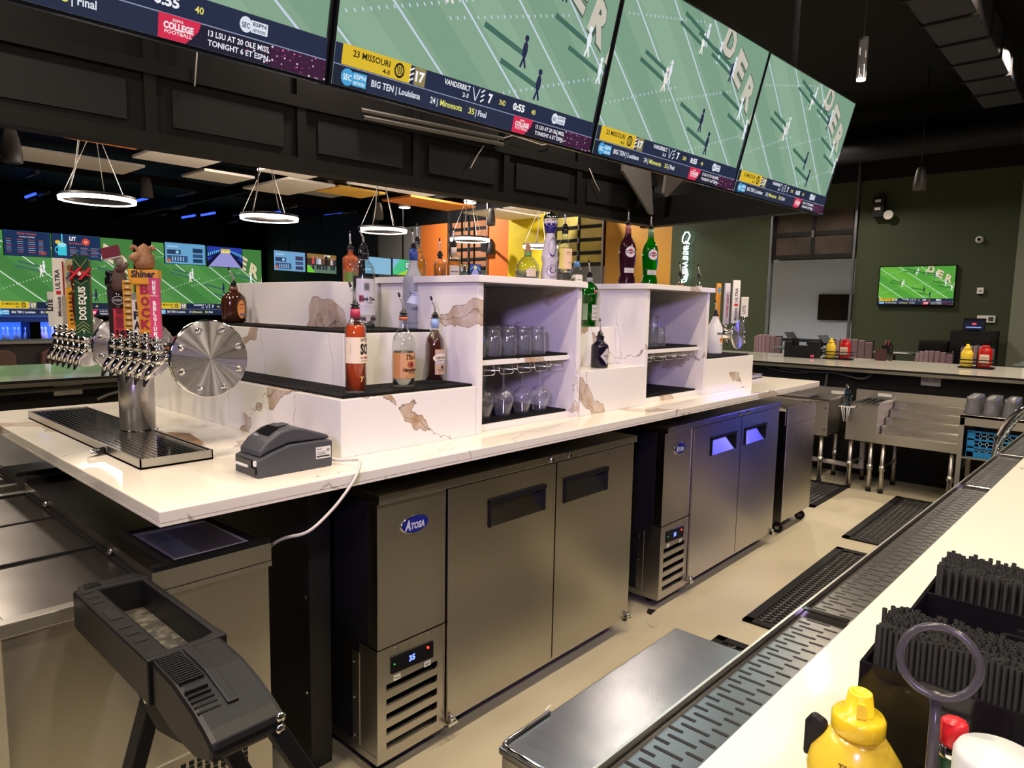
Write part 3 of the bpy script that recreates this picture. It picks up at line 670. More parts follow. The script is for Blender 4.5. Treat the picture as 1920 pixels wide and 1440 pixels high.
wallscreen('menu_screen', 'menu display picturing a turquoise drink mug', 'screen', (5.56, 22.15, 2.70), (1, 0, 0), 1.18, .68, menu(1), .06, mg)
wallscreen('menu_screen', 'light blue scoring display left of the lane picture', 'screen', (8.50, 22.15, 2.72), (1, 0, 0), 1.25, .66, menu(2), .06, mg)
wallscreen('menu_screen', 'display showing a purple bowling lane in perspective', 'screen', (9.79, 22.15, 2.70), (1, 0, 0), 1.18, .66, lanepic(), .06, mg)
for o in [q for q in COL.objects if q.name.startswith('menu_screen')]:
    c = o.location; build('pole', M().cyl((c.x+.5, c.y+.05, c.z+.6), (c.x+.5, c.y+.05, 4.6), .02, 8), black, o)
hg = 'small screens hung on poles in the hall'
for lb, o, w, h, a in (('light blue scoring screen hung on a pole before the dark wall', (9.27, 17, 2.44), .95, .54, menu(2)), ('hanging screen showing a crowd of people, beside the light blue one', (10.25, 17, 2.43), .96, .54, crowdpic()),
                       ('plain pale blue screen hung behind the tall clear vodka bottle', (9.30, 13, 2.28), .76, .40, bluepic()), ('green and turquoise screen hung beside the plain pale blue one', (10.08, 13, 2.29), .70, .39, bluepic(1)),
                       ('small bluish picture screen hung before the rust coloured roll-up door', (10.28, 11, 2.21), .36, .31, crowdpic()), ('small purplish lane screen next to the picture screen by the rust coloured door', (10.66, 11, 2.22), .36, .31, lanepic())):
    t = wallscreen('hanging_display', lb, 'screen', o, (1, 0, -.01), w, h, a, .05, hg)
    build('pole', M().cyl((o[0]+w*.5, o[1]+.04, o[2]+h-.02), (o[0]+w*.5, o[1]+.04, 4.6), .02, 8), black, t)
# bowling lanes: pin decks and pins
deck = mat('lane_deck', (.40, .33, .28), .25); lane_blue = mat('lane_glow_blue', (.02, .05, .5), .4, emit=(.03, .12, .9), es=1.2)
pinm = mat('pin_white', (.8, .8, .85), .3)
t = thing('bowling_lane', 'bowling lane beds with blue lit pin deck at the far left', 'lane', (3, 22.8, 0))
build('lane_bed', box(-3, 8.5, 19.5, 22.9, .0, .42), deck, t); build('pin_backdrop', box(-3, 8.5, 22.85, 22.92, .42, 1.06), lane_blue, t)
for x in (1.2, 2.5, 3.8, 5.0, 6.3): build('divider', box(x-.12, x+.12, 21.9, 22.85, .42, .95), black, t)
build('masking_panel', box(-3, 11.9, 22.55, 22.6, .93, 1.08), black, t)
pin = M().lathe([(.028, 0), (.045, .05), (.060, .115), (.045, .20), (.022, .26), (.024, .30), (.032, .335), (.024, .37), (0, .382)], seg=10)
p0 = None
area('pin_light', (4.6, 22.2, 1.02), 2.2, 14, (.12, .25, 1), target=(4.6, 22.8, .55), sy=.2); area('pin_light', (5.7, 22.2, 1.02), 1, 10, (.4, .3, 1), target=(5.7, 22.8, .55), sy=.2)
for d in range(2):
    for k in range(7):
        x = (4.12, 5.24)[d]+k*.125+(.0 if k % 2 else .01); loc = (x, 22.35+.12*(k % 2), .42)
        if p0 is None: p0 = build('bowling_pin', pin, pinm, org=(0, 0, 0)); o = p0
        else: o = p0.copy(); COL.objects.link(o)
        o.location = loc; tag(o, 'white bowling pin glowing blue in the '+('leftmost' if d == 0 else 'right-hand')+' lit pin deck', 'bowling pin', 'pins of the leftmost deck' if d == 0 else 'pins of the right-hand deck')
# ================================================================ HALL CEILING AND WALL THINGS
cream = mat('cloud_white', (.85, .78, .72), .8); cl_or = mat('cloud_orange', (.80, .25, .04), .8); cl_ye = mat('cloud_yellow', (.85, .48, .08), .8)
CL = [(2.73, 3.57, 9.84, 10.15, cl_or, 'orange ceiling cloud panel above the leftmost ring lamp'), (2.5, 4.12, 11.35, 12.3, cream, 'long white cloud panel behind the leftmost ring lamp'), (3.73, 4.66, 9.92, 10.75, cream, 'white cloud panel between the orange panel and the second ring lamp'),
      (4.80, 5.62, 10.85, 11.7, cream, 'small bright white cloud panel above the small pointed speaker'), (5.32, 6.17, 9.6, 10.2, cream, 'white cloud panel touching the soffit over the second ring lamp'), (5.98, 6.86, 10.42, 12.0, cream, 'diamond-looking white cloud panel right behind the second ring lamp cables'),
      (6.92, 7.9, 10.38, 11.15, cl_ye, 'yellow cloud panel over the third ring lamp'), (6.8, 8.5, 9.5, 10.0, cream, 'long white cloud panel against the soffit, right of the yellow one'), (8.34, 10.05, 10.2, 11.08, cl_or, 'long orange cloud panel right of the third ring lamp'),
      (10.5, 11.95, 10.05, 11.05, cream, 'white cloud panel right of the long orange one'), (10.53, 11.45, 9.34, 9.9, cream, 'small white cloud panel near the yellow wall'), (10.3, 11.9, 8.2, 8.95, cream, 'white cloud panel in front of the yellow wall'), (8.9, 11.2, 6.9, 7.4, cl_or, 'thin orange cloud panel edge under the soffit by the bottle tops'), (0.9, 2.3, 9.3, 9.75, cream, 'cream cloud panel sliver at the far left under the soffit')]
for x0, x1, y0, y1, mt, lb in CL:
    t = thing('ceiling_cloud', lb, 'panel', ((x0+x1)/2, (y0+y1)/2, 3.6), 'acoustic cloud panels')
    build('board', box(x0, x1, y0, y1, 3.6, 3.64), mt, t, bev=.004)
    w = M()
    for x in (x0+.1, x1-.1):
        for y in (y0+.08, y1-.08): build('hanger', M().cyl((x, y, 3.64), (x, y, 4.6), .003, 5), black, t)
ring_m = mat('ring_glow', (1, 1, 1), .5, emit=(1, .84, .74), es=9); ring_b = mat('ring_body', (.12, .11, .11), .4)
wire_w = mat('white_wire', (.6, .57, .54), .5)
for (x, y, r, lb) in ((2.80, 9.2, .40, 'glowing ring pendant lamp farthest left'), (4.9, 9.07, .385, 'glowing ring pendant lamp, second from the left'), (6.78, 8.97, .37, 'glowing ring pendant lamp above the tall vodka bottles'), (8.58, 8.85, .35, 'glowing ring pendant lamp before the rust coloured roll-up door'), (10.3, 8.66, .34, 'glowing ring pendant lamp before the yellow wall')):
    t = thing('ring_lamp', lb, 'lamp', (x, y, 2.75), 'ring pendant lamps')
    build('ring', M().lathe([(r-.035, .0), (r, .0), (r, .06), (r-.035, .06), (r-.035, .0)], (x, y, 2.75), 48, cap0=False, cap1=False), ring_b, t)
    build('light_band', M().lathe([(r-.035, -.002), (r-.035, -.012), (r, -.012), (r+.004, .03), (r, .03), (r, -.002)], (x, y, 2.75), 48, cap0=False, cap1=False), ring_m, t)
    build('canopy', M().lathe([(.09, 0), (.09, .03)], (x, y, 3.62), 20), white_pl, t); build('stem', M().cyl((x, y, 3.65), (x, y, 4.6), .008, 6), black, t)
    for k in range(3):
        a = k*2*PI/3+.4; build('suspension_wire', M().cyl((x+(r-.02)*math.cos(a), y+(r-.02)*math.sin(a), 2.81), (x, y, 3.62), .004, 5), wire_w, t)
    area('ring_lamp_light', (x, y, 2.83), 2*r*.8, 9, (1, .84, .72), target=(x, y, 4), spread=170); area('ring_lamp_light', (x, y, 2.72), 2*r*.8, 12, (1, .84, .72), spread=170)
    a = 3.6; build('power_cord', M().tube([(x+(r-.02)*math.cos(a), y+(r-.02)*math.sin(a), 2.81), (x+(r-.12)*math.cos(a), y+(r-.12)*math.sin(a), 3.1), (x+.6*r*math.cos(a), y+.6*r*math.sin(a), 3.3), (x+.5*r*math.cos(a), y+.5*r*math.sin(a), 3.5), (x, y, 3.62)], .009, 6), wire_w, t)
spk_m = mat('speaker_dark', (.05, .045, .045), .5)
for (x, y, r, h, lb) in ((2.07, 9.62, .105, .36, 'dark pointed pendant speaker at the far left edge'), (4.05, 11.13, .085, .30, 'dark pendant speaker between white cloud panels'), (7.69, 10.31, .085, .3, 'dark pendant speaker above the third ring lamp'), (9.48, 9.21, .085, .32, 'dark pendant speaker beside the orange wall pillar'), (9.8, 2.13, .075, .28, 'dark cylinder pendant speaker before the green wall')):
    t = thing('pendant_speaker', lb, 'speaker', (x, y, 3.1), 'pendant speakers')
    build('shell', M().lathe([(r*.7, -.0), (r, .01), (r*.98, h*.35), (r*.75, h*.8), (r*.55, h), (0, h+.01)], (x, y, 3.12), 20), spk_m, t)
    build('cable', M().cyl((x, y, 3.12+h), (x, y, 4.6), .006, 6), black, t); build('grille', M().lathe([(r*.68, -.004), (r*.68, 0)], (x, y, 3.12), 20), black, t)
tube_b = mat('tube_blue', (.05, .1, .6), .4, emit=(.04, .10, 1), es=1.6); tube_g = mat('tube_grey', (.16, .17, .18), .4)
def ceil_tubes(lst, mt, lb, grp):
    base = None
    for (x, y) in lst:
        if base is None:
            base = thing('ceiling_tube', lb, 'lamp', (0, 0, 0), grp); build('tube', M().cyl((0, -.45, 0), (0, .45, 0), .035, 8), mt, base)
            build('stem', M().cyl((0, 0, .03), (0, 0, .42), .012, 6), black, base); o = base
        else: o = copy(base, (0, 0, 0), 0)
        o.location = (x, y, 4.18)
ceil_tubes([(4.87, 21.05), (9.25, 20.76), (9.15, 21.9), (10.3, 18.9), (11.3, 17.3), (6.9, 19.4)], tube_b, 'thin blue lit tube under the black ceiling over the lanes', 'blue ceiling tubes')
ceil_tubes([(4.09, 17.45), (5.01, 20.43), (7.92, 20.76), (8.13, 20.09), (7.2, 17.39), (7.99, 22.2), (8.5, 22.4), (6.63, 22.3), (6.3, 21.2), (10.61, 22.15), (9.97, 17.45), (5.11, 22.1), (9.83, 19.92), (11.5, 16.9), (3.0, 19.2), (3.4, 20.6)], tube_g, 'thin unlit grey tube under the black ceiling over the lanes', 'unlit ceiling tubes')
# truss grid of the hall ceiling
struct('beam_1', box(11.2, 11.35, -4, 23, 4.15, 4.35), ceil_m); struct('beam_2', box(-4, 12, 12.8, 12.95, 4.15, 4.35), ceil_m); struct('beam_3', box(-4, 12, 16.5, 16.65, 4.15, 4.35), ceil_m); struct('beam_4', box(7.4, 7.52, 5.9, 23, 4.0, 4.2), ceil_m)
for x, y, lb in ((9.35, 9.65, 'small round white ceiling lamp above the fourth ring lamp'), (9.0, 11.2, 'small square downlight behind the long orange panel')):
    t = thing('disc_lamp', lb, 'lamp', (x, y, 3.55)); build('housing', M().lathe([(.12, 0), (.12, .05)], (x, y, 3.56), 20), white_pl, t); build('diffuser', M().lathe([(.11, -.006), (.11, 0)], (x, y, 3.56), 20), lamp_w, t); build('stem', M().cyl((x, y, 3.61), (x, y, 4.6), .01, 6), black, t)
t = thing('projector', 'pale boxy ceiling projector behind the yellow cloud panel', 'projector', (7.7, 11.9, 3.5)); build('body', box(7.1, 8.0, 11.6, 12.3, 3.72, 3.95), grey_w, t, bev=.02)
for k in range(2): build('vent', box(7.15+k*.45, 7.45+k*.45, 11.585, 11.6, 3.80, 3.92), black, t)
build('mount', M().cyl((7.55, 11.95, 3.95), (7.55, 11.95, 4.6), .03, 8), black, t)
# things around the right wall
t = thing('air_duct', 'flat black ribbed air duct under the ceiling at the upper right', 'duct', (7.5, 1.4, 4)); dm = mat('duct_black', (.035, .035, .045), .6, spec=.2)
build('duct_body', box(4.2, 9.9, 1.16, 1.56, 4.02, 4.30), dm, t, bev=.02)
for k in range(8): build('duct_joint', box(4.9+k*.62, 4.93+k*.62, 1.145, 1.575, 4.0, 4.32), black, t)
t = thing('round_duct', 'black round ceiling duct running along the green wall top', 'duct', (11.2, 3, 4)); build('duct_body', M().cyl((10.95, -3, 3.95), (10.95, 6.6, 3.95), .17, 20), mat('duct_dark', (.010, .010, .012), .6, spec=.2), t); build('duct_collar', M().cyl((10.95, 1.2, 3.95), (10.95, 1.28, 3.95), .18, 20), black, t)
t = thing('pendant_lamp', 'small clear glass cylinder pendant lamp, lit, near the air duct', 'lamp', (4.86, 1.44, 3.08)); build('glass', M().lathe([(.028, 0), (.028, .26)], (4.86, 1.44, 3.08), 20, cap0=False, cap1=False), clear, t)
build('bulb', M().lathe([(.0, -.004), (.025, .0), (.025, .012), (0, .016)], (4.86, 1.44, 3.08), 16), mat('bulb_warm', (1, 1, 1), .5, emit=(1, .8, .55), es=30), t); build('cable', M().cyl((4.86, 1.44, 3.34), (4.86, 1.44, 4.6), .004, 6), black, t)
area('pendant_lamp_light', (4.86, 1.44, 3.05), .05, 10, WARM)
t = thing('neon_sign', 'vertical white-blue neon script sign on the dark green wall', 'sign', (11.97, 6.43, 2.6))
neon = mat('neon_white', (1, 1, 1), .5, emit=(.62, .95, 1), es=5); y0 = 6.43
def neon_pts(seq, r=.010): return M().tube([(11.93, y0-a, b) for a, b in seq], r, 8)
L_ = [[(.07, 3.00), (.03, 3.06), (-.03, 3.06), (-.075, 2.98), (-.085, 2.90), (-.04, 2.85), (.02, 2.88), (.06, 2.95), (.07, 3.00)], [(-.02, 2.89), (.03, 2.86), (.07, 2.84)],
      [(.05, 2.80), (-.04, 2.79), (-.05, 2.75), (.05, 2.76), (-.02, 2.73)], [(.05, 2.69), (-.04, 2.71), (-.05, 2.66), (.0, 2.65), (.03, 2.69), (.05, 2.64)], [(.04, 2.60), (-.04, 2.61), (-.05, 2.56), (.0, 2.56), (.04, 2.60), (.05, 2.53)],
      [(.04, 2.50), (-.05, 2.48), (.05, 2.44), (-.05, 2.40)], [(.04, 2.37), (-.05, 2.36), (-.04, 2.31), (.02, 2.33), (.04, 2.37), (.05, 2.28)], [(-.08, 2.28), (.06, 2.31), (-.02, 2.22), (.07, 2.28), (.03, 2.14), (-.06, 2.12), (-.05, 2.17), (.06, 2.22)]]
for q in L_: build('letter', neon_pts(q), neon, t)
build('backer', box(11.955, 11.97, y0-.03, y0+.03, 2.15, 3.0), clear, t)
def small(name, label, cat, parts, org): # parts: (name, M, mat)
    t = thing(name, label, cat, org)
    for n, m, k in parts: build(n, m, k, t)
    return t
small('security_camera', 'small white dome camera on the green wall right of its screen', 'camera', [('mount', M().cyl((12, 1.78, 2.69), (11.97, 1.78, 2.69), .05, 18), white_pl), ('lens', M().lathe([(.045, 0), (.04, .03), (0, .05)], T=M4((11.97, 1.78, 2.69), (0, -PI/2, 0)), seg=16), white_pl), ('pupil', M().cyl((11.93, 1.78, 2.69), (11.915, 1.78, 2.69), .022, 12), black_gloss)], (12, 1.78, 2.69))
small('thermostat', 'small white thermostat on the green wall below the dome camera', 'thermostat', [('case', box(11.96, 12, 1.67, 1.75, 1.915, 2.0), white_pl), ('button', box(11.955, 11.96, 1.70, 1.72, 1.945, 1.965), grey_pl)], (12, 1.7, 1.95))
small('wall_box', 'white double wall box behind the order terminal', 'box', [('case', box(11.97, 12, 1.50, 1.72, 1.50, 1.60), white_pl), ('plate', box(11.965, 11.97, 1.52, 1.58, 1.52, 1.58), grey_pl)], (12, 1.6, 1.55))
t = small('wine_fridge', 'black floor cabinet carrying the order terminal', 'cabinet', [('body', box(11.3, 11.9, 1.42, 1.92, 0, 1.38), black), ('door', box(11.27, 11.3, 1.44, 1.90, .1, 1.33), black_gloss), ('handle', M().cyl((11.25, 1.86, .5), (11.25, 1.86, 1.1), .01, 8), spk_m)], (11.6, 1.7, 0))
small('wine_fridge', 'lower black cabinet left of the terminal cabinet', 'cabinet', [('body', box(11.3, 11.9, 1.95, 2.3, 0, 1.22), black), ('door', box(11.27, 11.3, 1.97, 2.28, .1, 1.18), black_gloss)], (11.6, 2.1, 0))
A = Art(.24, .14); A.rect(0, 0, .24, .14, '#10142a').ell(.12, .09, .03, .018, '#e8506a').rect(.03, .03, .21, .045, '#8fa8e8')
t = thing('order_terminal', 'small lit order terminal standing on the black cabinet', 'terminal', (11.4, 1.66, 1.38)); build('housing', M().prism([(0, 0), (.1, .0), (.16, .16), (.13, .17)], lambda a, b, d: (11.34+a*.6, d, 1.39+b), 1.53, 1.79), black_gloss, t)
build('picture', A.into(M(), plane_fn((11.336, 1.78, 1.40), (0, -1, 0), (.46, 0, .885)), .0005), screen_m, t); build('stand', box(11.38, 11.5, 1.6, 1.72, 1.38, 1.42), black, t)
small('wall_bar', 'long white vertical bar handle on the pale wall at the right edge', 'handle', [('grip', M().box(11.86, 11.885, 1.08, 1.115, 1.14, 1.62), white_pl), ('bracket', box(11.88, 11.9, 1.08, 1.11, 1.2, 1.24), white_pl), ('bracket', box(11.88, 11.9, 1.08, 1.11, 1.52, 1.56), white_pl)], (11.9, 1.1, 1.4))
small('door_motor', 'black door opener box with white pulley beside the near roll-up door', 'motor', [('housing', box(11.85, 12, 3.05, 3.2, 3.1, 3.42), black), ('pulley', M().cyl((11.9, 2.98, 3.12), (11.87, 2.98, 3.12), .07, 16), white_pl), ('plate', box(11.84, 11.85, 3.09, 3.17, 3.2, 3.24), white_pl), ('plate', box(11.84, 11.85, 3.09, 3.17, 3.32, 3.36), white_pl)], (12, 3.1, 3.1))
small('wall_speaker', 'small black bracket speaker on the orange pillar', 'speaker', [('shell', M().lathe([(.10, 0), (.11, .02), (.07, .28), (0, .3)], (11.6, 11.25, 2.80), 16), spk_m), ('bracket', M().cyl((11.6, 11.3, 2.95), (12, 11.7, 3.05), .03, 8).box(11.8, 12, 11.6, 11.8, 2.9, 3.2), black)], (11.6, 11.3, 2.8))
# booth seats and high tables in front of the green wall
seat_m = mat('mauve_leather', (.24, .16, .19), .5); seat_b = mat('booth_back_dark', (.045, .045, .05), .5)
def booth(label, x, ya, yb, zt, th=.09):
    t = thing('booth_seat', label, 'seat', (x, (ya+yb)/2, 0), 'mauve padded high chairs behind the bar')
    n = 7; cy = (ya+yb)/2; w = (yb-ya)/2
    arc = [(-1+2*i/n) for i in range(n+1)]
    P = lambda u, r: (x+.16*(1-u*u)*-1+.12, cy+u*w)
    for i in range(n):
        u0, u1 = arc[i]+.01, arc[i+1]-.01; (xa, y0), (xb, y1) = P(u0, 0), P(u1, 0); dz = .06*(abs((u0+u1)/2)**2.5)
        build('back_channel', M().prism([(xa, y0), (xb, y1), (xb+th*.5, y1), (xa+th*.5, y0)][::-1], lambda a, b, d: (a, b, d), .62, zt-dz), seat_m, t, bev=.012)
    m = M(); out = [P(u, 0) for u in arc]
    m.prism([(a+th*.5, b) for a, b in out]+[(a+th, b) for a, b in out[::-1]], lambda a, b, d: (a, b, d), .55, zt-.02)
    build('back_shell', m, seat_b, t); build('seat', M().lathe([(.22, 0), (.23, .06), (.2, .09)], (x-.14, cy, .66), 20), seat_m, t)
    build('leg', M().cyl((x-.14, cy, 0), (x-.14, cy, .66), .035, 10), black, t); build('foot', M().lathe([(.2, 0), (.2, .015), (.04, .04)], (x-.14, cy, 0), 20), black, t)
booth('mauve padded high chair left of the black napkin caddy behind the bar', 11.2, 4.30, 4.75, 1.22)
booth('mauve padded high chair directly behind the near ketchup and mustard caddy', 10.6, 2.76, 3.32, 1.23)
booth('mauve padded high chair below the wall screen, with reddish channels', 10.3, 1.72, 2.15, 1.13)
booth('mauve padded high chair beside the farther ketchup caddy, seen from its side', 10.3, 1.28, 1.64, 1.22)
tab_m = mat('table_slate', (.10, .13, .13), .25)
def hightable(label, x, y, w, h=1.04):
    t = thing('high_table', label, 'table', (x, y, 0), 'high tables behind the bar')
    build('table_top', M().box(x-w/2, x+w/2, y-w/2, y+w/2, h-.03, h), tab_m, t, bev=.01); build('column', M().cyl((x, y, 0), (x, y, h-.03), .035, 10), mat('brass', (.5, .36, .12), .3, 1) if 'brass' not in MATS else MATS['brass'], t); build('foot', box(x-.25, x+.25, y-.25, y+.25, 0, .02), black, t)
hightable('slate topped high table below the wall screen', 11.3, 2.62, .6)
hightable('slate topped high table at the right edge behind the bar', 10.2, .62, .8)
hightable('slate topped high table before the open near doorway', 11.3, 3.95, .66)
def tabletidy(label, x, y, z):
    t = thing('condiment_tidy', label, 'tidy', (x, y, z), 'small black tidies on the high tables')
    build('holder', box(x-.05, x+.05, y-.06, y+.06, z, z+.11), black, t, bev=.003)
    for k in range(4):
        build('sauce_bottle', M().lathe([(.016, 0), (.016, .07), (.006, .1), (.006, .13)], (x-.02+.04*(k % 2), y-.04+.025*k, z+.05), 10), (mat('sauce_red', (.35, .03, .02), .3) if 'sauce_red' not in MATS else MATS['sauce_red']) if k % 2 else black_gloss, t)
    return t
tabletidy('small black tidy with sauces on the table below the wall screen', 10.95, 2.62, 1.04)
for (x, y, z, lb) in ((10.85, 2.85, 1.04, 'folded pale napkin on the left of the table below the wall screen'), (10.95, 2.45, 1.04, 'folded pale napkin on the right of the table below the wall screen'), (9.95, .78, 1.04, 'folded pale napkin on the right-edge high table')):
    tag(build('napkin_fold', box(x-.06, x+.06, y-.1, y+.08, z, z+.012), white_pl, org=(x, y, z)), lb, 'napkin', 'folded napkins on the high tables')
# tables in the room behind
for (x, y, w, lb) in ((15.2, 5.0, 1.6, 'black folding table deep in the white room'), (14.0, 4.05, 1.3, 'long black table with a tilted tablet in the white room')):
    t = thing('folding_table', lb, 'table', (x, y, 0), 'black tables in the white room'); h = 1.02
    build('table_top', box(x-.3, x+.3, y-w/2, y+w/2, h-.05, h), black, t)
    for sx in (-.25, .25):
        for sy in (-w/2+.1, w/2-.1): build('leg', box(x+sx-.025, x+sx+.025, y+sy-.025, y+sy+.025, 0, h-.05), black, t)
    build('stretcher', box(x-.02, x+.02, y-w/2+.1, y+w/2-.1, .8, .83), black, t); build('tilted_panel', M().prism([(0, 0), (.1, .14), (.12, .14), (.02, 0)], lambda a, b, d: (d, y+w/2-.3+a, h+b), x-.25, x+.25), spk_m, t)
small('office_screen', 'black switched-off screen on the white far wall', 'screen', [('panel', box(17.37, 17.43, 4.75, 5.75, 1.42, 2.04), black_gloss), ('bracket', box(17.43, 17.495, 5.1, 5.4, 1.6, 1.8), black)], (17.45, 5.2, 1.7))
# unlit linear fixture and wires on the soffit
sf = lambda s, z, o=.03: tuple((SA+d1*s-n1*o).to_3d()+Vector((0, 0, z)))
t = thing('linear_fixture', 'unlit grey linear strip fixture on the black soffit below the second screen', 'fixture', sf(7.2, 3.05)); alm = mat('grey_alu', (.20, .19, .18), .4, .6)
build('profile', M().tube([sf(7.18, 3.09, .08), sf(8.66, 3.13, .08)], .016, 4), alm, t); build('profile', M().tube([sf(7.2, 3.04, .08), sf(8.66, 3.08, .08)], .018, 4), alm, t)
for s in (7.25, 8.6): build('mounting_clip', M().cyl(sf(s, 3.09, .08), sf(s, 3.12, -.02), .01, 6), alm, t)
wl = 'thin loose wires on the soffit'
for i, (seq, lb) in enumerate((([(8.62, 3.12), (8.8, 3.19), (9.2, 3.17), (9.35, 3.22), (9.4, 3.35)], 'pale loose wire running from the linear fixture up to the screens'), ([(8.45, 3.04), (8.38, 2.95), (8.3, 2.82)], 'short pale wire hanging below the linear fixture'), ([(6.0, 3.5), (5.98, 3.2), (5.96, 3.0)], 'thin pale wire hanging under the leftmost screen'), ([(9.9, 3.05), (10.0, 2.92), (10.08, 2.84)], 'short pale wire with plug near the grey drywall offcut'), ([(3.3, 3.98), (3.75, 4.03), (4.2, 4.05), (4.7, 4.03), (5.0, 4.0)], 'pale wire along the soffit at the upper left corner'))):
    tag(build('loose_wire', M().tube([sf(s, z, .05) for s, z in seq], .005, 6), wire_w, org=sf(*seq[0])), lb, 'wire', wl)
# ================================================================ TAP TOWERS
RX = Matrix.Rotation(PI/2, 4, 'X')
def disc(m, y, R, th=.012):   # flange plate in the XZ plane
    return m.lathe([(R, 0), (R, th)], T=Matrix.Translation((.885, y, 1.432)) @ RX, seg=48)
radial = mat('spun_steel', (.80, .78, .82), .22, 1)
def make_radial():
    nt = radial.node_tree; b = nt.nodes['Principled BSDF']; N = nt.nodes.new; L = nt.links.new
    tc = N('ShaderNodeTexCoord'); mp = N('ShaderNodeSeparateXYZ'); L(tc.outputs['Object'], mp.inputs[0])
    at = N('ShaderNodeMath'); at.operation = 'ARCTAN2'; L(mp.outputs[0], at.inputs[0]); L(mp.outputs[2], at.inputs[1])
    # brushed in circles: the groove direction runs round the centre
    cv = N('ShaderNodeCombineXYZ'); sn = N('ShaderNodeMath'); sn.operation = 'SINE'; cs = N('ShaderNodeMath'); cs.operation = 'COSINE'
    L(at.outputs[0], sn.inputs[0]); L(at.outputs[0], cs.inputs[0]); ng = N('ShaderNodeMath'); ng.operation = 'MULTIPLY'; ng.inputs[1].default_value = -1
    L(sn.outputs[0], cv.inputs[0]); L(cs.outputs[0], cv.inputs[2])
    vt = N('ShaderNodeVectorTransform'); vt.vector_type = 'VECTOR'; vt.convert_from = 'OBJECT'; vt.convert_to = 'WORLD'; L(cv.outputs[0], vt.inputs[0])
    L(vt.outputs[0], b.inputs['Tangent']); b.inputs['Anisotropic'].default_value = .88; 
    nz = N('ShaderNodeTexNoise'); nz.noise_dimensions = '1D'; nz.inputs['Scale'].default_value = 4.5; nz.inputs['Detail'].default_value = 4; L(at.outputs[0], nz.inputs['W'])
    mr = N('ShaderNodeMapRange'); mr.inputs[1].default_value = .3; mr.inputs[2].default_value = .7; mr.inputs[3].default_value = .16; mr.inputs[4].default_value = .42
    L(nz.outputs[0], mr.inputs[0]); L(mr.outputs[0], b.inputs['Roughness'])
make_radial()
def tower(label, handles, dx=0, flip=False):
    C0 = (.885, 2.60, ZC)
    t = thing('tap_tower', label, 'tap tower', C0, 'steel tap towers')
    build('column', M().lathe([(.057, .03), (.057, .30)], C0, 40).lathe([(.057, .30), (.05, .34), (.03, .36)], C0, 40), steel_brush, t)
    bf = build('base_flange', M().lathe([(.085, .0), (.085, .008), (.058, .012), (.058, .03)], C0, 32), chrome, t)
    for k in range(6):
        a = k*PI/3+.3; build('bolt', M().lathe([(.009, 0), (.009, .008), (.005, .011)], (C0[0]+.073*math.cos(a), C0[1]+.073*math.sin(a), ZC+.008), 6), chrome, bf)
    build('pipe', M().cyl((.885, 2.02, 1.432), (.885, 2.52, 1.432), .036, 24), chrome, t)
    build('pipe', M().cyl((.885, 2.68, 1.432), (.885, 3.13, 1.432), .036, 24), chrome, t)
    for y, R in ((2.008, .110), (2.53, .102), (2.70, .102), (3.15, .102)):
        f = build('flange', disc(M(), 0, R).lathe([(R*.985, 0), (R*.985, -.004)], T=Matrix.Translation((.885, 0, 1.432)) @ RX, seg=48), radial, t)
        me = f.data; f.location = (.885-C0[0], y-C0[1], 1.432-C0[2])
        for v in me.vertices: v.co = (v.co.x+C0[0]-.885, v.co.y+C0[1], v.co.z+C0[2]-1.432)
        build('rim', M().lathe([(R, .012), (R+.004, .012), (R+.004, -.0), (R, -.0)], T=Matrix.Translation((.885, y+.006, 1.432)) @ RX, seg=48, cap0=False, cap1=False), chrome, t)
        for k in range(8):
            a = k*PI/4+PI/8
            bo = M().lathe([(.0105, 0), (.0105, .006), (.006, .010), (.006, .013), (0, .015)], T=Matrix.Translation((.885+R*.82*math.cos(a), y-.010, 1.432+R*.82*math.sin(a))) @ RX, seg=10)
            o = build('bolt', bo, chrome, t)
    for y in [2.139+.0725*k for k in range(6)]+[2.80+.0685*k for k in range(6)]:
        m = M(); m.cyl((.86, y, 1.432), (.80, y, 1.432), .012, 12)
        m.lathe([(.006, 0), (.016, .006), (.021, .018), (.015, .030), (.012, .034), (.019, .042), (.020, .052), (.012, .060), (.008, .066), (.012, .072), (.012, .082)], (.79, y, 1.405), 14)
        f = build('faucet', m, chrome, t)
        build('spout', M().tube([(.793, y, 1.415), (.775, y, 1.40), (.762, y, 1.385), (.756, y, 1.365)], [.013, .012, .009, .0085], 12), chrome, f)
        build('spout_tip', M().tube([(.757, y, 1.370), (.748, y, 1.345)], [.0085, .003], 10).tube([(.765, y, 1.372), (.748, y, 1.368)], .002, 5), black_gloss, f)
    for h in handles: h(t)
    return t
W_ = '#f2f0ea'
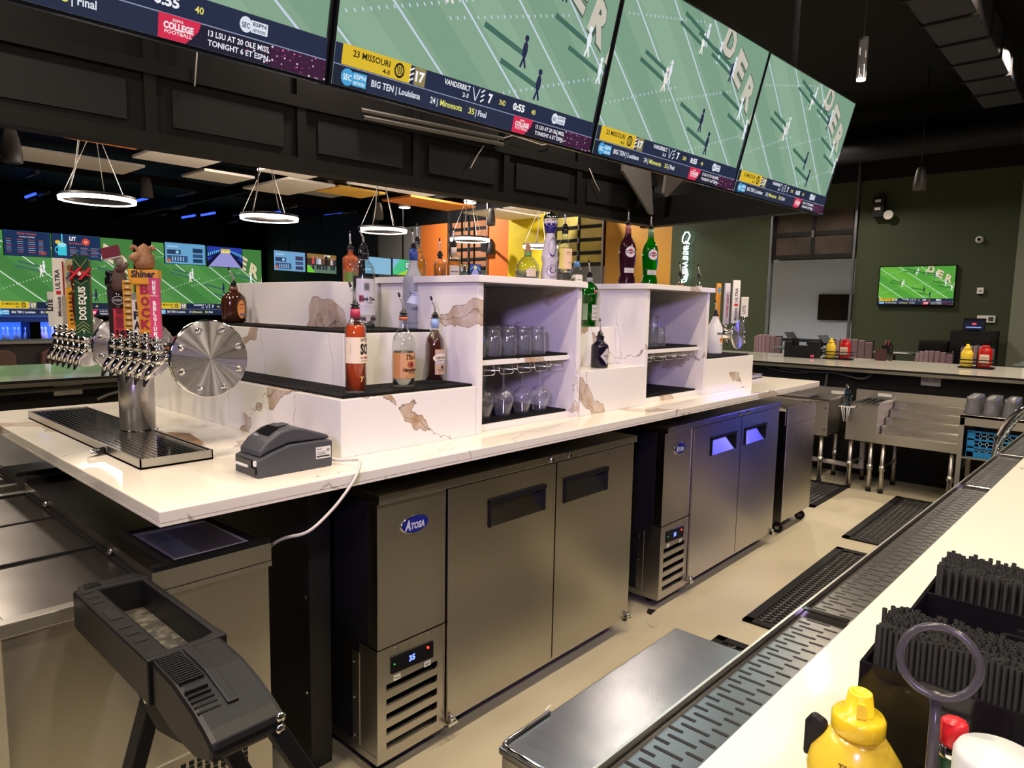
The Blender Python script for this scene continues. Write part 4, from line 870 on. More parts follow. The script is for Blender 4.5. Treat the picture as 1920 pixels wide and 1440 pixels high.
def board_handle(y, z0, z1, w, th, col, label, art=None, face=0, x=.79, taper=1.0, ferr=.016, cham=0):
    """flat board tap handle; face 0: print faces -Y-ish toward the hall front"""
    def f(t):
        mt = MATS.get('h'+label) or mat('h'+label, col, .3)
        # board broad side is turned about 40 degrees so that it looks at the aisle corner
        R = Matrix.Translation((x, y, 0)) @ Matrix.Rotation(face, 4, 'Z')
        pts = [(-w/2*taper, z0), (w/2*taper, z0), (w/2, z1-cham), (w/2-cham*1.2, z1), (-w/2+cham*1.2, z1), (-w/2, z1-cham)] if cham else [(-w/2*taper, z0), (w/2*taper, z0), (w/2, z1), (-w/2, z1)]
        g = lambda a, b, d: tuple(R @ Vector((a, d, b)))
        o = build('tap_handle', M().prism(pts, g, -th/2, th/2), mt, t, label, bev=.002)
        build('ferrule', M().lathe([(.009, 0), (.012, z0-1.478+.002)], (x, y, 1.478), 12), chrome, o)
        if art:
            A = Art(w, z1-z0); art(A); decal('print', A, lambda a, b, d: R @ Vector((a-w/2, -th/2-d, z0+b)), o, .0003)
        return o
    return f
def vtext(A, s, x, y0, y1, c, h):   # letters stacked downwards
    n = len(s)
    for i, ch in enumerate(s):
        if ch != ' ': A.text(ch, x, y1-(i+1)*(y1-y0)/n+.1*h, h, c, al=1, bold=.05, w=h*.75 if ch != 'I' else h*.25)
FA = -.62   # facing toward the aisle corner
def a_pink(A): A.rect(.0, 0, .034, .2, '#c83a62'); vtext(A, 'NEW BELGIUM', .014, .004, .168, W_, .012); A.rect(.003, .121, .025, .1225, W_)
def a_bock(A):
    A.text('B', .026, .118, .026, '#b3243a', al=1, w=.026, bold=.06).text('O', .026, .083, .026, '#b3243a', al=1, w=.024, bold=.06).text('C', .026, .049, .026, '#b3243a', al=1, w=.024, bold=.06).text('K', .026, .014, .026, '#b3243a', al=1, w=.028, bold=.06)
def h_bock(t):
    o = board_handle(2.2115, 1.50, 1.655, .052, .02, '#e8a21a', 'yellow tap handle with red stacked letters and a carved ram head on top', a_bock, FA, taper=.72)(t)
    R = Matrix.Translation((.79, 2.2115, 0)) @ Matrix.Rotation(FA, 4, 'Z')
    ym = MATS['hyellow tap handle with red stacked letters and a carved ram head on top']
    build('cap_block', M().prism([(-.030, 1.645), (.030, 1.645), (.042, 1.662), (.042, 1.69), (-.042, 1.69), (-.042, 1.662)], lambda a, b, d: tuple(R @ Vector((a, d, b))), -.018, .018), ym, o, bev=.003)
    A = Art(.08, .03); A.text('Shiner', .006, .007, .020, '#1a140a', w=.066, bold=.04, shear=.1); decal('print', A, lambda a, b, d: R @ Vector((a-.04, -.0185-d, 1.660+b)), o, .0003)
    br = mat('ram_brown', (.30, .13, .05), .5, noise=(160, (.45, .22, .10), .3, .7))
    m = M(); m.lathe([(.0, 0), (.024, .003), (.030, .02), (.026, .036), (.020, .05), (.018, .065), (.0, .078)], (.79, 2.2115, 1.69), 16, sy=.9)
    m.lathe([(.0, 0), (.012, .004), (.014, .02), (.008, .035), (0, .04)], T=Matrix.Translation((.782, 2.205, 1.732)) @ Matrix.Rotation(-1.9, 4, 'Y'), seg=12); build('ram_head', m, br, o)
    for s in (-1, 1):
        pts = []
        for k in range(18):
            a = -1.2+k*.36; r = .026-.0011*k; pts.append(R @ Vector((s*(.024+.0009*k), -.004+r*math.sin(a)*.6, 1.745+r*math.cos(a))))
        pts = [R @ Vector((s*(.022+r_*(1 if True else 0)), -.010, z_)) for r_, z_ in [(-.006+.008*(1-math.cos(a_)), 1.742+.0145*math.sin(a_)) for a_ in [PI*.9-k*.42 for k in range(14)]]]
        build('horn', M().tube(pts, [.0062-.0003*k for k in range(14)], 10), br, o)
def a_ipa(A): A.rect(.0, 0, .026, .12, '#e9e6da').rect(0, .10, .026, .12, '#8a9488'); vtext(A, 'IPA', .013, .008, .098, '#15150f', .024)
def a_yel(A):
    A.rect(0, 0, .03, .2, '#e6a92a')
    for k in range(9): A.rect(.004, .01+k*.019, .026, .014+k*.019, '#3a2a0c').ell(.015, .02+k*.019, .006, .003, '#f4e6b0')
def a_red(A):
    A.rect(0, 0, .04, .1, '#d83a44').text('RED', .02, .075, .012, '#2a1214', al=1, w=.02)
    for k in range(7): A.rect(.007, .030+k*.0062, .033-.003*(k % 3), .0325+k*.0062, '#5a1a1e')
    A.rect(.006, .008, .014, .024, '#2a1214').rect(.019, .008, .034, .022, '#2a1214')
def h_fig(t):
    o = board_handle(2.429, 1.478, 1.572, .040, .016, (.10, .07, .065), 'dark tap handle with red placard, black oval plate and a hooded figure holding a maroon book', a_red, FA)(t)
    R = Matrix.Translation((.79, 2.429, 0)) @ Matrix.Rotation(FA, 4, 'Z'); g = lambda a, b, d: tuple(R @ Vector((a, d, b)))
    build('oval_plate', M().lathe([(.020, 0), (.021, .03), (.020, .05)], (.79, 2.429, 1.572), 16), black_gloss, o)
    A = Art(.04, .05); A.ell(.02, .025, .018, .014, '#cfc9c0').ell(.02, .025, .016, .012, '#14100e').text('REVERENT', .02, .0215, .007, '#cfc9c0', al=1, w=.026); decal('print', A, lambda a, b, d: R @ Vector((a-.02, -.0215-d, 1.572+b)), o, .0003)
    brn = mat('robe_brown', (.10, .055, .04), .6); sk = mat('figure_grey', (.32, .26, .22), .5); mar = mat('book_maroon', (.16, .015, .03), .5)
    build('figure_robe', M().lathe([(.017, 0), (.024, .02), (.022, .05), (.015, .075), (.010, .085)], (.79, 2.429, 1.622), 14, sy=.8), brn, o)
    build('figure_arm', M().tube([g(.0, 1.690, -.01), g(.022, 1.700, -.02), g(.03, 1.716, -.015)], .008, 10), brn, o)
    build('figure_head', M().lathe([(0, 0), (.010, .004), (.014, .016), (.011, .03), (.0, .036)], (.79, 2.424, 1.705), 12), sk, o)
    build('book', M().prism([(-.038, 1.725), (.012, 1.738), (.006, 1.772), (-.044, 1.758)], g, -.026, -.010), mar, o); build('page_edge', M().prism([(-.034, 1.722), (.010, 1.733), (.012, 1.739), (-.037, 1.727)], g, -.024, -.012), white_pl, o)
def h_wood(t):
    o = board_handle(2.502, 1.48, 1.64, .026, .02, (.03, .02, .016), 'black and brown rounded tap handle at the inner end of the front row', None, FA, taper=.8)(t)
    build('top_knob', M().lathe([(.012, 0), (.020, .006), (.020, .028), (.014, .034), (.018, .04), (.016, .052)], (.79, 2.502, 1.64), 14), black_gloss, o)
def a_xx(A):
    A.rect(0, 0, .05, .30, '#10412c')
    for k in range(3): A.line(.004, .012+k*.012, .025, .03+k*.012, .0016, '#b8b070').line(.046, .012+k*.012, .025, .03+k*.012, .0016, '#b8b070')
    A.text('DOS EQUIS', .036, .060, .023, W_, w=.118, rot=PI/2, bold=.03)
    A.line(.004, .215, .046, .275, .0016, '#b8b070').line(.046, .215, .004, .275, .0016, '#b8b070').line(.004, .20, .025, .185, .0012, '#b8b070').line(.046, .20, .025, .185, .0012, '#b8b070')
def h_xx(t):
    o = board_handle(2.80, 1.465, 1.752, .050, .022, '#10412c', 'green tap handle with white upright letters and a red double cross badge', a_xx, FA, cham=.016)(t)
    R = Matrix.Translation((.79, 2.80, 0)) @ Matrix.Rotation(FA, 4, 'Z'); g = lambda a, b, d: tuple(R @ Vector((a, d, b)))
    m = M()
    for s in (-.016, .016):
        for q in (1, -1):
            m.prism([(s-.022, 1.688-.015*q-.006), (s-.022+.010, 1.688-.015*q-.006), (s+.022, 1.688+.015*q+.006), (s+.022-.010, 1.688+.015*q+.006)], g, -.022-.001*(q > 0)-.001*(s > 0), -.011)
    build('red_cross', m, mat('cross_red', (.55, .03, .05), .3), o); build('badge_centre', M().prism([(-.007, 1.688), (0, 1.680), (.007, 1.688), (0, 1.696)], g, -.025, -.011), white_pl, o)
gold = mat('gold_trim', (.75, .48, .12), .25, 1)
def h_mar(t):
    mm = mat('maroon_handle', (.09, .012, .015), .3)
    m = M(); m.lathe([(.011, 0), (.016, .05), (.019, .10), (.014, .13), (.018, .15), (.020, .20), (.013, .225)], (.79, 2.8685, 1.497), 18)
    o = build('tap_handle', m, mm, t, 'maroon turned tap handle with gold rings and a small gold star on top')
    for z in (1.51, 1.625, 1.65): build('gold_ring', M().torus((.79, 2.8685, z), .017, .003, seg=20, rs=6), gold, o)
    R = Matrix.Translation((.79, 2.8685, 0)) @ Matrix.Rotation(FA, 4, 'Z')
    st = [((.017 if k % 2 == 0 else .007)*math.sin(k*PI/5), 1.745+(.017 if k % 2 == 0 else .007)*math.cos(k*PI/5)) for k in range(10)]
    build('star', M().prism(st, lambda a, b, d: tuple(R @ Vector((a, d, b))), -.004, .004), gold, o); build('stem', M().cyl((.79, 2.8685, 1.72), (.79, 2.8685, 1.735), .004, 8), gold, o)
def a_y2(A): A.rect(0, 0, .03, .17, '#e3a22a'); A.text('YELLOW ALE', .020, .02, .010, '#2a1c08', w=.10, rot=PI/2)
def a_y2(A):
    A.rect(0, 0, .03, .17, '#e3a22a')
    for k in range(8): A.rect(.009, .02+k*.016, .021, .028+k*.016, '#2a1c08' if k % 2 else '#9a5a14')
def h_y2(t):
    o = board_handle(2.937, 1.482, 1.64, .030, .016, '#e3a22a', 'yellow narrow tap handle topped by a pale oval picture', a_y2, FA)(t)
    R = Matrix.Translation((.79, 2.937, 0)) @ Matrix.Rotation(FA, 4, 'Z')
    ov = [(.020*math.cos(k*PI/10), 1.692+.052*math.sin(k*PI/10)) for k in range(20)]
    build('oval_board', M().prism(ov, lambda a, b, d: tuple(R @ Vector((a, d, b))), -.006, .006), mat('oval_tan', (.45, .36, .24), .5), o)
    A = Art(.04, .1); A.ell(.02, .05, .016, .044, '#b8a888').ell(.02, .07, .008, .012, '#7a5a3a').rect(.012, .02, .028, .055, '#5a7a9a').line(.008, .03, .034, .06, .004, '#3a3a4a'); decal('print', A, lambda a, b, d: R @ Vector((a-.02, -.0065-d, 1.642+b)), o, .0003)
def a_lite(A): A.rect(0, 0, .05, .15, '#dcdce0'); A.text('LITE', .017, .06, .020, '#1d2038', w=.045, rot=PI/2, bold=.05).text('thirst', .036, .02, .012, '#1d2038', w=.06, rot=PI/2, shear=.2)
def a_mich(A): A.rect(0, 0, .04, .24, '#e6e3e6').rect(.034, 0, .04, .24, '#8f1730').text('ULTRA', .024, .135, .017, '#2a2a48', w=.075, rot=PI/2).rect(.010, .115, .026, .128, '#c41f3a').text('Michelob', .024, .03, .012, '#3a2a40', w=.075, rot=PI/2, shear=.3)
front = [board_handle(2.139, 1.49, 1.664, .028, .018, '#c83a62', 'pink narrow tap handle with white stacked letters, at the outer end of the front row', a_pink, FA), h_bock,
         board_handle(2.284, 1.50, 1.622, .026, .016, (.25, .55, .08), 'green edged tap handle with three black stacked letters on white', a_ipa, FA), board_handle(2.3565, 1.505, 1.66, .026, .018, '#e6a92a', 'yellow and black patterned tap handle behind the white lettered one', a_yel, FA), h_fig, h_wood]
backr = [h_xx, h_mar, h_y2, board_handle(3.0055, 1.50, 1.61, .026, .014, (.35, .34, .34), 'plain grey tap handle in the back row', None, FA),
         board_handle(3.074, 1.50, 1.752, .040, .02, '#e6e3e6', 'tall white tap handle with dark red edge in the back row', a_mich, FA), board_handle(3.1425, 1.49, 1.625, .050, .02, '#dcdce0', 'short broad white tap handle at the far end of the back row', a_lite, FA, taper=.7)]
tower('steel tap tower nearest the camera with twelve taps and a big bolted disc', front+backr)
# far tower, seen end-on, its taps on the far side
def mirror_handles(t):
    pass
# the second tower is built in the same frame and then turned half round
def f2(y, z0, z1, w, col, lb, art=None, **k): return board_handle(y, z0, z1, w, .018, col, lb, art, **k)
def a_ultra2(A): A.rect(0, 0, .052, .27, '#e9e6e6').text('Michelob', .034, .02, .016, '#55506a', w=.09, rot=PI/2, shear=.3).rect(.012, .125, .040, .142, '#c41f3a').text('ULTRA', .036, .155, .022, '#3a3a52', w=.10, rot=PI/2)
def a_coors(A): A.rect(0, 0, .04, .27, '#d6d3e4').text('COORS LIGHT', .030, .05, .018, '#b02a4a', w=.17, rot=PI/2, bold=.04)
t2 = tower('steel tap tower at the far end of the island, seen mostly as one round plate',
      [f2(2.937, 1.50, 1.80, .036, (.80, .35, .06), 'orange tap handle with blue oval at the far tower', lambda A: A.ell(.018, .25, .014, .024, '#4a8ac8'), face=PI-.35),
       f2(3.0055, 1.50, 1.80, .040, '#d6d3e4', 'pale tap handle with red upright letters at the far tower', a_coors, face=PI-.6), f2(3.074, 1.51, 1.82, .052, '#e9e6e6', 'white broad tap handle with script and red bar at the far tower', a_ultra2, face=PI-.72),
       f2(3.1425, 1.56, 1.70, .050, '#e4e0dc', 'white slanted tap handle above the far round plate', lambda A: A.text('LITE', .030, .02, .02, '#1d2038', w=.06, rot=PI/2), face=PI-.9)])
t2.rotation_euler = (0, 0, PI); t2.location = (4.70, 2.64, ZC)
# drip trays of the towers
def driptray(label, x0, x1, y0, y1):
    t = thing('drip_tray', label, 'tray', ((x0+x1)/2, (y0+y1)/2, ZC), 'steel drip trays on the island')
    z = ZC; m = M().box(x0, x1, y0, y1, z, z+.006)
    for q in ((x0, x1, y0, y0+.004), (x0, x1, y1-.004, y1), (x0, x0+.004, y0, y1), (x1-.004, x1, y0, y1)): m.box(*q, z, z+.030)
    build('pan', m, steel_brush, t); build('grid', box(x0+.006, x1-.006, y0+.006, y1-.006, z+.022, z+.027), chrome, t)
    m = M(); nx = int((x1-x0)/.016); ny = int((y1-y0)/.018)
    for i in range(1, nx):
        for j in range(1, ny):
            x = x0+i*.016; y = y0+j*.018+.009*(i % 2)
            if abs(x-.885) < .085 and abs(y-2.6) < .07 and x0 < 2: continue
            if (i+j) % 2: m.add([(x-.0055, y-.002, z+.0273), (x+.0035, y-.004, z+.0273), (x+.0055, y+.002, z+.0273), (x-.0035, y+.004, z+.0273)], [(0, 1, 2, 3)])
            else: m.add([(x-.002, y-.007, z+.0273), (x+.003, y-.006, z+.0273), (x+.002, y+.007, z+.0273), (x-.003, y+.006, z+.0273)], [(0, 1, 2, 3)])
    build('perforations', m, black, t, kind='stuff')
    if x0 < 2: build('drain_fitting', M().cyl((.702, 2.36, ZC+.014), (.675, 2.355, ZC+.012), .011, 12), black_gloss, t); build('drain_fitting', M().cyl((.676, 2.355, ZC+.012), (.655, 2.35, ZC+.010), .012, 12), chrome, t)
    return t
driptray('perforated steel drip tray in front of the nearer tap tower', .705, .915, 2.07, 3.27)
driptray('perforated steel drip tray at the far tap tower', 4.74, 4.95, 2.0, 3.2)
card = mat('cardboard', (.30, .18, .10), .7)
o = build('cardboard_scrap', M().prism([(.925, 2.24), (.985, 2.30), (1.005, 2.46), (.965, 2.53), (.935, 2.50), (.928, 2.34)], lambda a, b, d: (a, b, d+.10*abs(a-.95)+.03*(b-2.24)), ZC+.001, ZC+.004), card, org=(.96, 2.38, ZC)); tag(o, 'torn brown cardboard scrap on the counter behind the tap column', 'cardboard')
# receipt printer
t = thing('receipt_printer', 'dark grey receipt printer with curved lid on the counter edge', 'printer', (1.01, 1.815, ZC))
px = lambda a, b, d: (.895+a, d, ZC+b)
prof = [(0, 0), (.235, 0), (.237, .085), (.22, .098), (.14, .125), (.11, .130), (.07, .122), (.03, .098), (.008, .07), (0, .055)]
build('housing', M().prism([(0, 0), (.235, 0), (.237, .078), (.20, .082), (.10, .082), (.04, .065), (.0, .05)][::-1], px, 1.748, 1.884), grey_pl, t, bev=.004)
build('lid', M().prism([(.010, .056), (.04, .069), (.10, .086), (.235, .082), (.228, .095), (.15, .122), (.115, .129), (.075, .122), (.035, .098), (.012, .072)][::-1], px, 1.757, 1.876), grey_pl, t, bev=.006)
build('lid_opening', M().prism([(.05, .112), (.085, .1275), (.084, .129), (.05, .115)][::-1], px, 1.785, 1.85), black_gloss, t)
build('lid_latch', M().prism([(.085, .127), (.125, .131), (.125, .134), (.085, .131)][::-1], px, 1.80, 1.84), grey_pl, t, bev=.002)
build('paper_slot', box(.888, .896, 1.775, 1.86, ZC+.028, ZC+.048), black_gloss, t); build('receipt_end', box(.883, .897, 1.79, 1.855, ZC+.028, ZC+.034), white_pl, t)
build('power_switch', box(.889, .896, 1.757, 1.772, ZC+.010, ZC+.028), black_gloss, t); build('status_plate', box(.890, .896, 1.756, 1.767, ZC+.034, ZC+.048), white_pl, t)
A = Art(.05, .035); A.rect(0, 0, .05, .035, '#d8d8d4').rect(.002, .004, .046, .009, '#333333').text('EPSON', .003, .026, .005, '#333', w=.016).rect(.003, .018, .03, .020, '#777').rect(.003, .013, .034, .015, '#777').ell(.04, .024, .005, .005, '#888')
decal('label', A, plane_fn((1.075, 1.7478, ZC+.028), (1, 0, 0), (0, 0, 1)), t, .0003)
A = Art(.03, .01); A.text('EPSON', .0, .002, .006, '#b8bcc4', w=.026); decal('label', A, plane_fn((.932, 1.845, ZC+.104), (0, -1, 0), (.6, 0, .8)), t, .001)
cb = mat('cable_white', (.55, .53, .50), .5)
o = build('printer_cable', M().tube(smooth([(1.12, 1.80, ZC+.02), (1.15, 1.76, ZC+.012), (1.165, 1.70, ZC+.02), (1.15, 1.635, ZC+.03), (1.12, 1.608, ZC+.0), (1.085, 1.60, 1.08), (1.03, 1.60, 1.03), (.96, 1.605, .985), (.93, 1.68, .955), (.94, 1.78, .90), (.95, 1.9, .80)]), .0045, 8), cb, org=(1.1, 1.7, ZC)); tag(o, 'pale printer cable looping over the counter edge down to the cooler', 'cable')
t = thing('wall_plate', 'pinkish wall plate under the counter overhang beside the support panel', 'plate', (1.165, 2.25, .99)); build('plate', box(1.155, 1.17, 2.19, 2.33, .925, 1.04), mat('plate_pink', (.42, .20, .20), .5), t); build('plug_lead', M().tube([(1.15, 2.28, .99), (1.12, 2.3, .97), (1.13, 2.26, .94)], .006, 6), black, t)
# ================================================================ BOTTLES AND GLASSES
def az(dg): return math.radians(dg)
def interp(prof):
    def R(z):
        for (r0, z0), (r1, z1) in zip(prof, prof[1:]):
            if z0 <= z <= z1 and z1 > z0: return r0+(r1-r0)*(z-z0)/(z1-z0)
        return prof[-1][0]
    return R
LQ = {}
def lq(c, tr=.8):
    k = (c, tr)
    if k not in LQ: LQ[k] = liquid('liquid_%d' % len(LQ), c, .05, tr)
    return LQ[k]
def pourer(t, x, y, z, lean=.25, d=0.0):
    """black stopper collar, steel spout, dark tip"""
    o = build('pourer', M().lathe([(.010, -.01), (.011, 0), (.016, .002), (.016, .005), (.0115, .006), (.0115, .010), (.015, .011), (.015, .014), (.0105, .016), (.009, .022), (.005, .025)], (x, y, z), 16), black_gloss, t)
    ca, sa = math.cos(d), math.sin(d); P = lambda s, h: (x+s*ca, y+s*sa, z+h)
    build('spout', M().tube([P(0, .026), P(-.002, .045), P(-lean*.05, .062), P(-lean*.07, .072)], [.0045, .004, .0038, .0038], 8), MATS.get('spout_metal') or mat('spout_metal', (.72, .70, .72), .28, .8), o)
    build('spout_tip', M().tube([P(-lean*.066, .070), P(-lean*.09, .085)], [.0042, .0038], 8), black_gloss, o)
def bottle(label, x, y, z, prof, glass, fill=None, fillc=None, arts=(), cap=None, pour=True, grp='liquor bottles on the island', tr=.8, seg=32, sx=1, sy=1, lean=.25, ld=0.0, mod=None, shift=True):
    r0 = max(p[0] for p in prof); 
    t = thing('liquor_bottle', label, 'bottle', (x, y, z), grp)
    m = M().lathe([(prof[0][0]*.9, 0)]+prof, (x, y, z), seg, cap0=True, cap1=False, sx=sx, sy=sy, mod=mod)
    build('glass', m, glass, t)
    if fill:
        R = interp(prof); lp = [(max(R(q)-.0030, .002), q) for q in [.008]+[p[1] for p in prof if .01 < p[1] < fill-.004]+[fill]]
        build('liquid', M().lathe(lp, (x, y, z), seg, sx=sx, sy=sy), lq(fillc, tr), t)
    R = interp(prof)
    for (w, h, z0, a, fn, nm) in arts:
        A = Art(w, h); fn(A); rr = R(z0+h*.5)+.0006
        g = cyl_fn((x, y, z), rr, z0, az(a), w)
        # subdivide wide pieces so the print follows the curve
        m = M()
        for p, c, L in A.it:
            xs = [q[0] for q in p]; n = max(1, int((max(xs)-min(xs))/.006)); x0 = min(xs); dx = (max(xs)-x0)/n
            for k in range(n):
                s = clip(p, x0+k*dx, x0+(k+1)*dx, -1, 9) if n > 1 else p
                if s: m.add([g(u, v, .0002*(L+1)) for u, v in s], [tuple(range(len(s)))], c)
        if sx != 1 or sy != 1:
            m.v = [(x+(v[0]-x)*sx, y+(v[1]-y)*sy, v[2]) for v in m.v]
        build(nm, m, print_m, t)
    zt = prof[-1][1]
    if cap:
        c0, h0, colr = cap; build('neck_foil', M().lathe([(R(c0)+.0012, c0), (R(c0+h0)+.0012, c0+h0)], (x, y, z), 20), colr if not isinstance(colr, tuple) else mat('foil_%d' % len(MATS), colr, .35), t)
    if pour: pourer(t, x, y, z+zt, lean, ld)
    return t
DK = '#1c1418'
def L_red(A): A.rect(0, 0, .12, .085, '#e6d8bd').text('WESTERN', .055, .070, .0125, DK, w=.055, bold=.02).text('SON', .055, .030, .034, DK, w=.055, bold=.05).text('RASPBERRY', .056, .014, .008, '#9a3a44', w=.05).text('FLAVORED VODKA', .058, .006, .004, '#6a5a50', w=.045).rect(.022, .03, .0235, .06, '#b8a888')
bottle('orange-red filled bottle with cream label and pink foil on the lowest step', 1.317, 1.893, 1.309, [(.0345, 0), (.0355, .006), (.0355, .190), (.033, .215), (.022, .235), (.0145, .247), (.0135, .25), (.0135, .275)], clear2, .222, (.95, .13, .035), [(.12, .085, .098, 268, L_red, 'label'), (.03, .03, .035, 268, lambda A: A.text('y', .01, .008, .018, '#e8c07a').rect(.0, .02, .03, .0206, '#e0a060'), 'print')], (.245, .03, (.42, .03, .08)), tr=.45)
def L_tito(A): A.rect(0, 0, .085, .092, '#5a3020').rect(.0012, .0012, .0838, .0908, '#cf9a66').text("Tito's", .018, .068, .018, '#2a1a12', w=.05, shear=.3, bold=.04).ell(.043, .050, .0155, .0115, '#3a1410').ell(.043, .050, .013, .0095, '#c8604a').ell(.043, .050, .006, .007, '#3a1410').text('Handmade', .010, .026, .013, '#2a1a12', w=.064, shear=.3, bold=.04).text('VODKA', .030, .017, .006, '#2a1a12', w=.03).rect(.016, .0115, .07, .0122, '#4a2a1a').rect(.02, .0065, .066, .0072, '#4a2a1a')
bottle('clear bottle with tan label and copper ring, middle of the lowest step', 1.548, 1.932, 1.309, [(.040, 0), (.041, .006), (.041, .150), (.036, .175), (.024, .195), (.0165, .205), (.0150, .21), (.0150, .248)], clear2, .128, (.95, .93, .90), [(.085, .092, .03, 272, L_tito, 'label'), (.05, .092, .03, 205, lambda A: A.rect(0, 0, .05, .092, '#c08850').line(.02, .06, .045, .07, .001, '#e0b080'), 'label')], (.236, .012, (.45, .12, .06)), tr=.95)
def L_deep(A): A.rect(0, .0, .052, .095, '#c8a88a').poly([(.0, .04), (.0, .072), (.01, .08), (.052, .08), (.052, .04)], '#b8b8c8').ell(.026, .062, .034, .016, '#e6dcc4').rect(-.0, .05, .052, .074, '#e6dcc4').text('DEEP EDDY', .003, .059, .009, DK, w=.046, bold=.03).text('SWEET TEA', .008, .050, .005, '#6a3a2a', w=.036).ell(.03, .028, .006, .006, DK).rect(.008, .018, .045, .0195, '#4a3a34').rect(.014, .012, .04, .0132, '#4a3a34')
bottle('dark brown filled bottle with blue foil, right end of the lowest step', 1.735, 1.975, 1.309, [(.0375, 0), (.0385, .006), (.0385, .140), (.034, .165), (.021, .185), (.0145, .20), (.0135, .24)], clear2, .198, (.10, .025, .018), [(.052, .095, .03, 268, L_deep, 'label'), (.068, .034, .075, 268, lambda A: A.ell(.034, .017, .034, .017, '#e6dcc4').text('DEEP EDDY', .010, .014, .009, DK, w=.048, bold=.04), 'label')], (.205, .037, (.28, .42, .68)), tr=.25)
def L_ketel(A): A.rect(0, .045, .10, .18, '#dcdad8').rect(.03, .135, .052, .165, '#9a9a98').ell(.041, .15, .008, .012, '#6a6a68').rect(.012, .094, .029, .118, '#b02a34').text('Ketel One', .014, .099, .014, '#1a1416', w=.062, bold=.04).text('VODKA', .040, .088, .006, '#3a3436', w=.025).rect(.02, .076, .07, .0768, '#8a8688').rect(.026, .066, .066, .0668, '#c8a8a8').rect(0, .024, .10, .036, '#3a2a30').ell(.045, .03, .009, .009, '#c8c0b8').rect(0, .022, .1, .0235, '#a8a0a0')
bottle('tall clear vodka bottle with frosted band label and red initial, on the middle step', 1.553, 2.176, 1.504, [(.041, 0), (.042, .006), (.042, .215), (.038, .235), (.026, .252), (.0175, .262), (.017, .30)], clear2, .20, (.95, .95, .95), [(.10, .18, .01, 262, L_ketel, 'label')], (.262, .036, black_gloss), tr=.95)
frost = mat('frosted_glass', (.70, .76, .80), .35, trans=.55, ior=1.3)
def L_goose(A): A.poly([(.0, .09), (.03, .13), (.07, .14), (.1, .11), (.1, .09), (.06, .08)], '#dfe9f2').poly([(.05, .12), (.1, .155), (.1, .10)], '#7fa6cc').line(.01, .135, .04, .12, .002, '#3a5a8a').line(.015, .125, .045, .128, .002, '#3a5a8a').line(.02, .118, .05, .122, .0015, '#3a5a8a').text('GREY GOOSE', .022, .060, .012, '#34426a', w=.085, bold=.02).text('VODKA', .048, .048, .008, '#34426a', w=.035).text('IMPORTED', .058, .036, .005, '#34426a', w=.03).rect(.06, .022, .07, .026, '#1a2238').text('40% VOL 1.75L', .0, .006, .005, '#4a5a7a', w=.05)
bottle('tall frosted vodka bottle with blue foil neck on the middle step', 1.812, 2.197, 1.504, [(.042, 0), (.0435, .006), (.0435, .185), (.040, .205), (.028, .225), (.0175, .25), (.0165, .32)], frost, None, None, [(.11, .18, .015, 262, L_goose, 'label'), (.04, .03, .285, 262, lambda A: A.text('GG', .008, .006, .018, '#c8d4ec', w=.02), 'print')], (.275, .047, (.03, .07, .28)), lean=.1)
bottle('dark brown oval flask with orange label on the far left of the middle step', 1.46, 3.04, 1.504, [(.035, 0), (.052, .008), (.056, .05), (.056, .095), (.050, .118), (.032, .135), (.018, .142), (.017, .165)], mat('dark_bottle', (.045, .014, .008), .12, coat=.5), None, None, [(.050, .085, .02, 285, lambda A: A.ell(.025, .042, .021, .042, '#c87a34').ell(.025, .042, .018, .038, '#d89048').rect(.014, .06, .036, .064, '#6a2a10').rect(.012, .045, .038, .047, '#6a2a10').rect(.016, .012, .034, .024, '#5a5a8a'), 'label')], (.142, .02, (.16, .06, .03)), sy=.8)
bottle('small bottle with yellowish label peeping between the discs', 1.30, 3.42, ZC, [(.034, 0), (.036, .01), (.036, .20), (.03, .22), (.014, .25), (.013, .27)], clear2, .16, (.30, .12, .03), [(.08, .07, .10, 235, lambda A: A.rect(0, 0, .08, .07, '#e0c878'), 'label')], tr=.3)
# upper shelf bottles
ZT = 1.7145
def ribbed(a, z): return 1+.035*math.cos(12*a)*(1 if .02 < z < .12 else 0)
bottle('short faceted bottle with amber-red shoulder on the top step, left of the tall vodkas', 1.80, 2.62, 1.688, [(.032, 0), (.034, .006), (.034, .052), (.0345, .053), (.0345, .112), (.028, .122), (.013, .130), (.011, .135), (.011, .15)], mat('crystal_red', (.55, .14, .06), .1, trans=.6), None, None, [(.06, .045, .006, 235, lambda A: A.rect(0, 0, .06, .045, '#4e6a24'), 'label')], mod=ribbed, lean=.05)
bottle('rounded cognac bottle with amber spirit behind the frosted vodka', 2.085, 2.50, ZT, [(.022, 0), (.038, .02), (.041, .06), (.035, .10), (.020, .135), (.012, .155), (.012, .175)], clear2, .15, (.85, .32, .03), [(.03, .03, .09, 235, lambda A: A.rect(0, 0, .03, .03, '#b06a20'), 'label')], tr=.6, lean=.05)
bottle('small square whiskey bottle with amber spirit on the cabinet top', 2.19, 2.46, ZT, [(.028, 0), (.029, .004), (.029, .085), (.026, .095), (.012, .10), (.011, .115)], clear2, .08, (.75, .25, .04), [], mod=ribbed, tr=.5, lean=.05)
bottle('amber bourbon bottle with white cap strip beside the small square one', 2.20, 2.375, ZT, [(.030, 0), (.031, .004), (.031, .095), (.027, .11), (.013, .12), (.012, .16)], clear2, .09, (.70, .22, .03), [(.05, .05, .02, 235, lambda A: A.rect(0, 0, .05, .05, '#b8b0a8').rect(.005, .02, .045, .024, '#3a2a20'), 'label')], (.12, .035, (.5, .42, .36)), tr=.5, lean=.05)
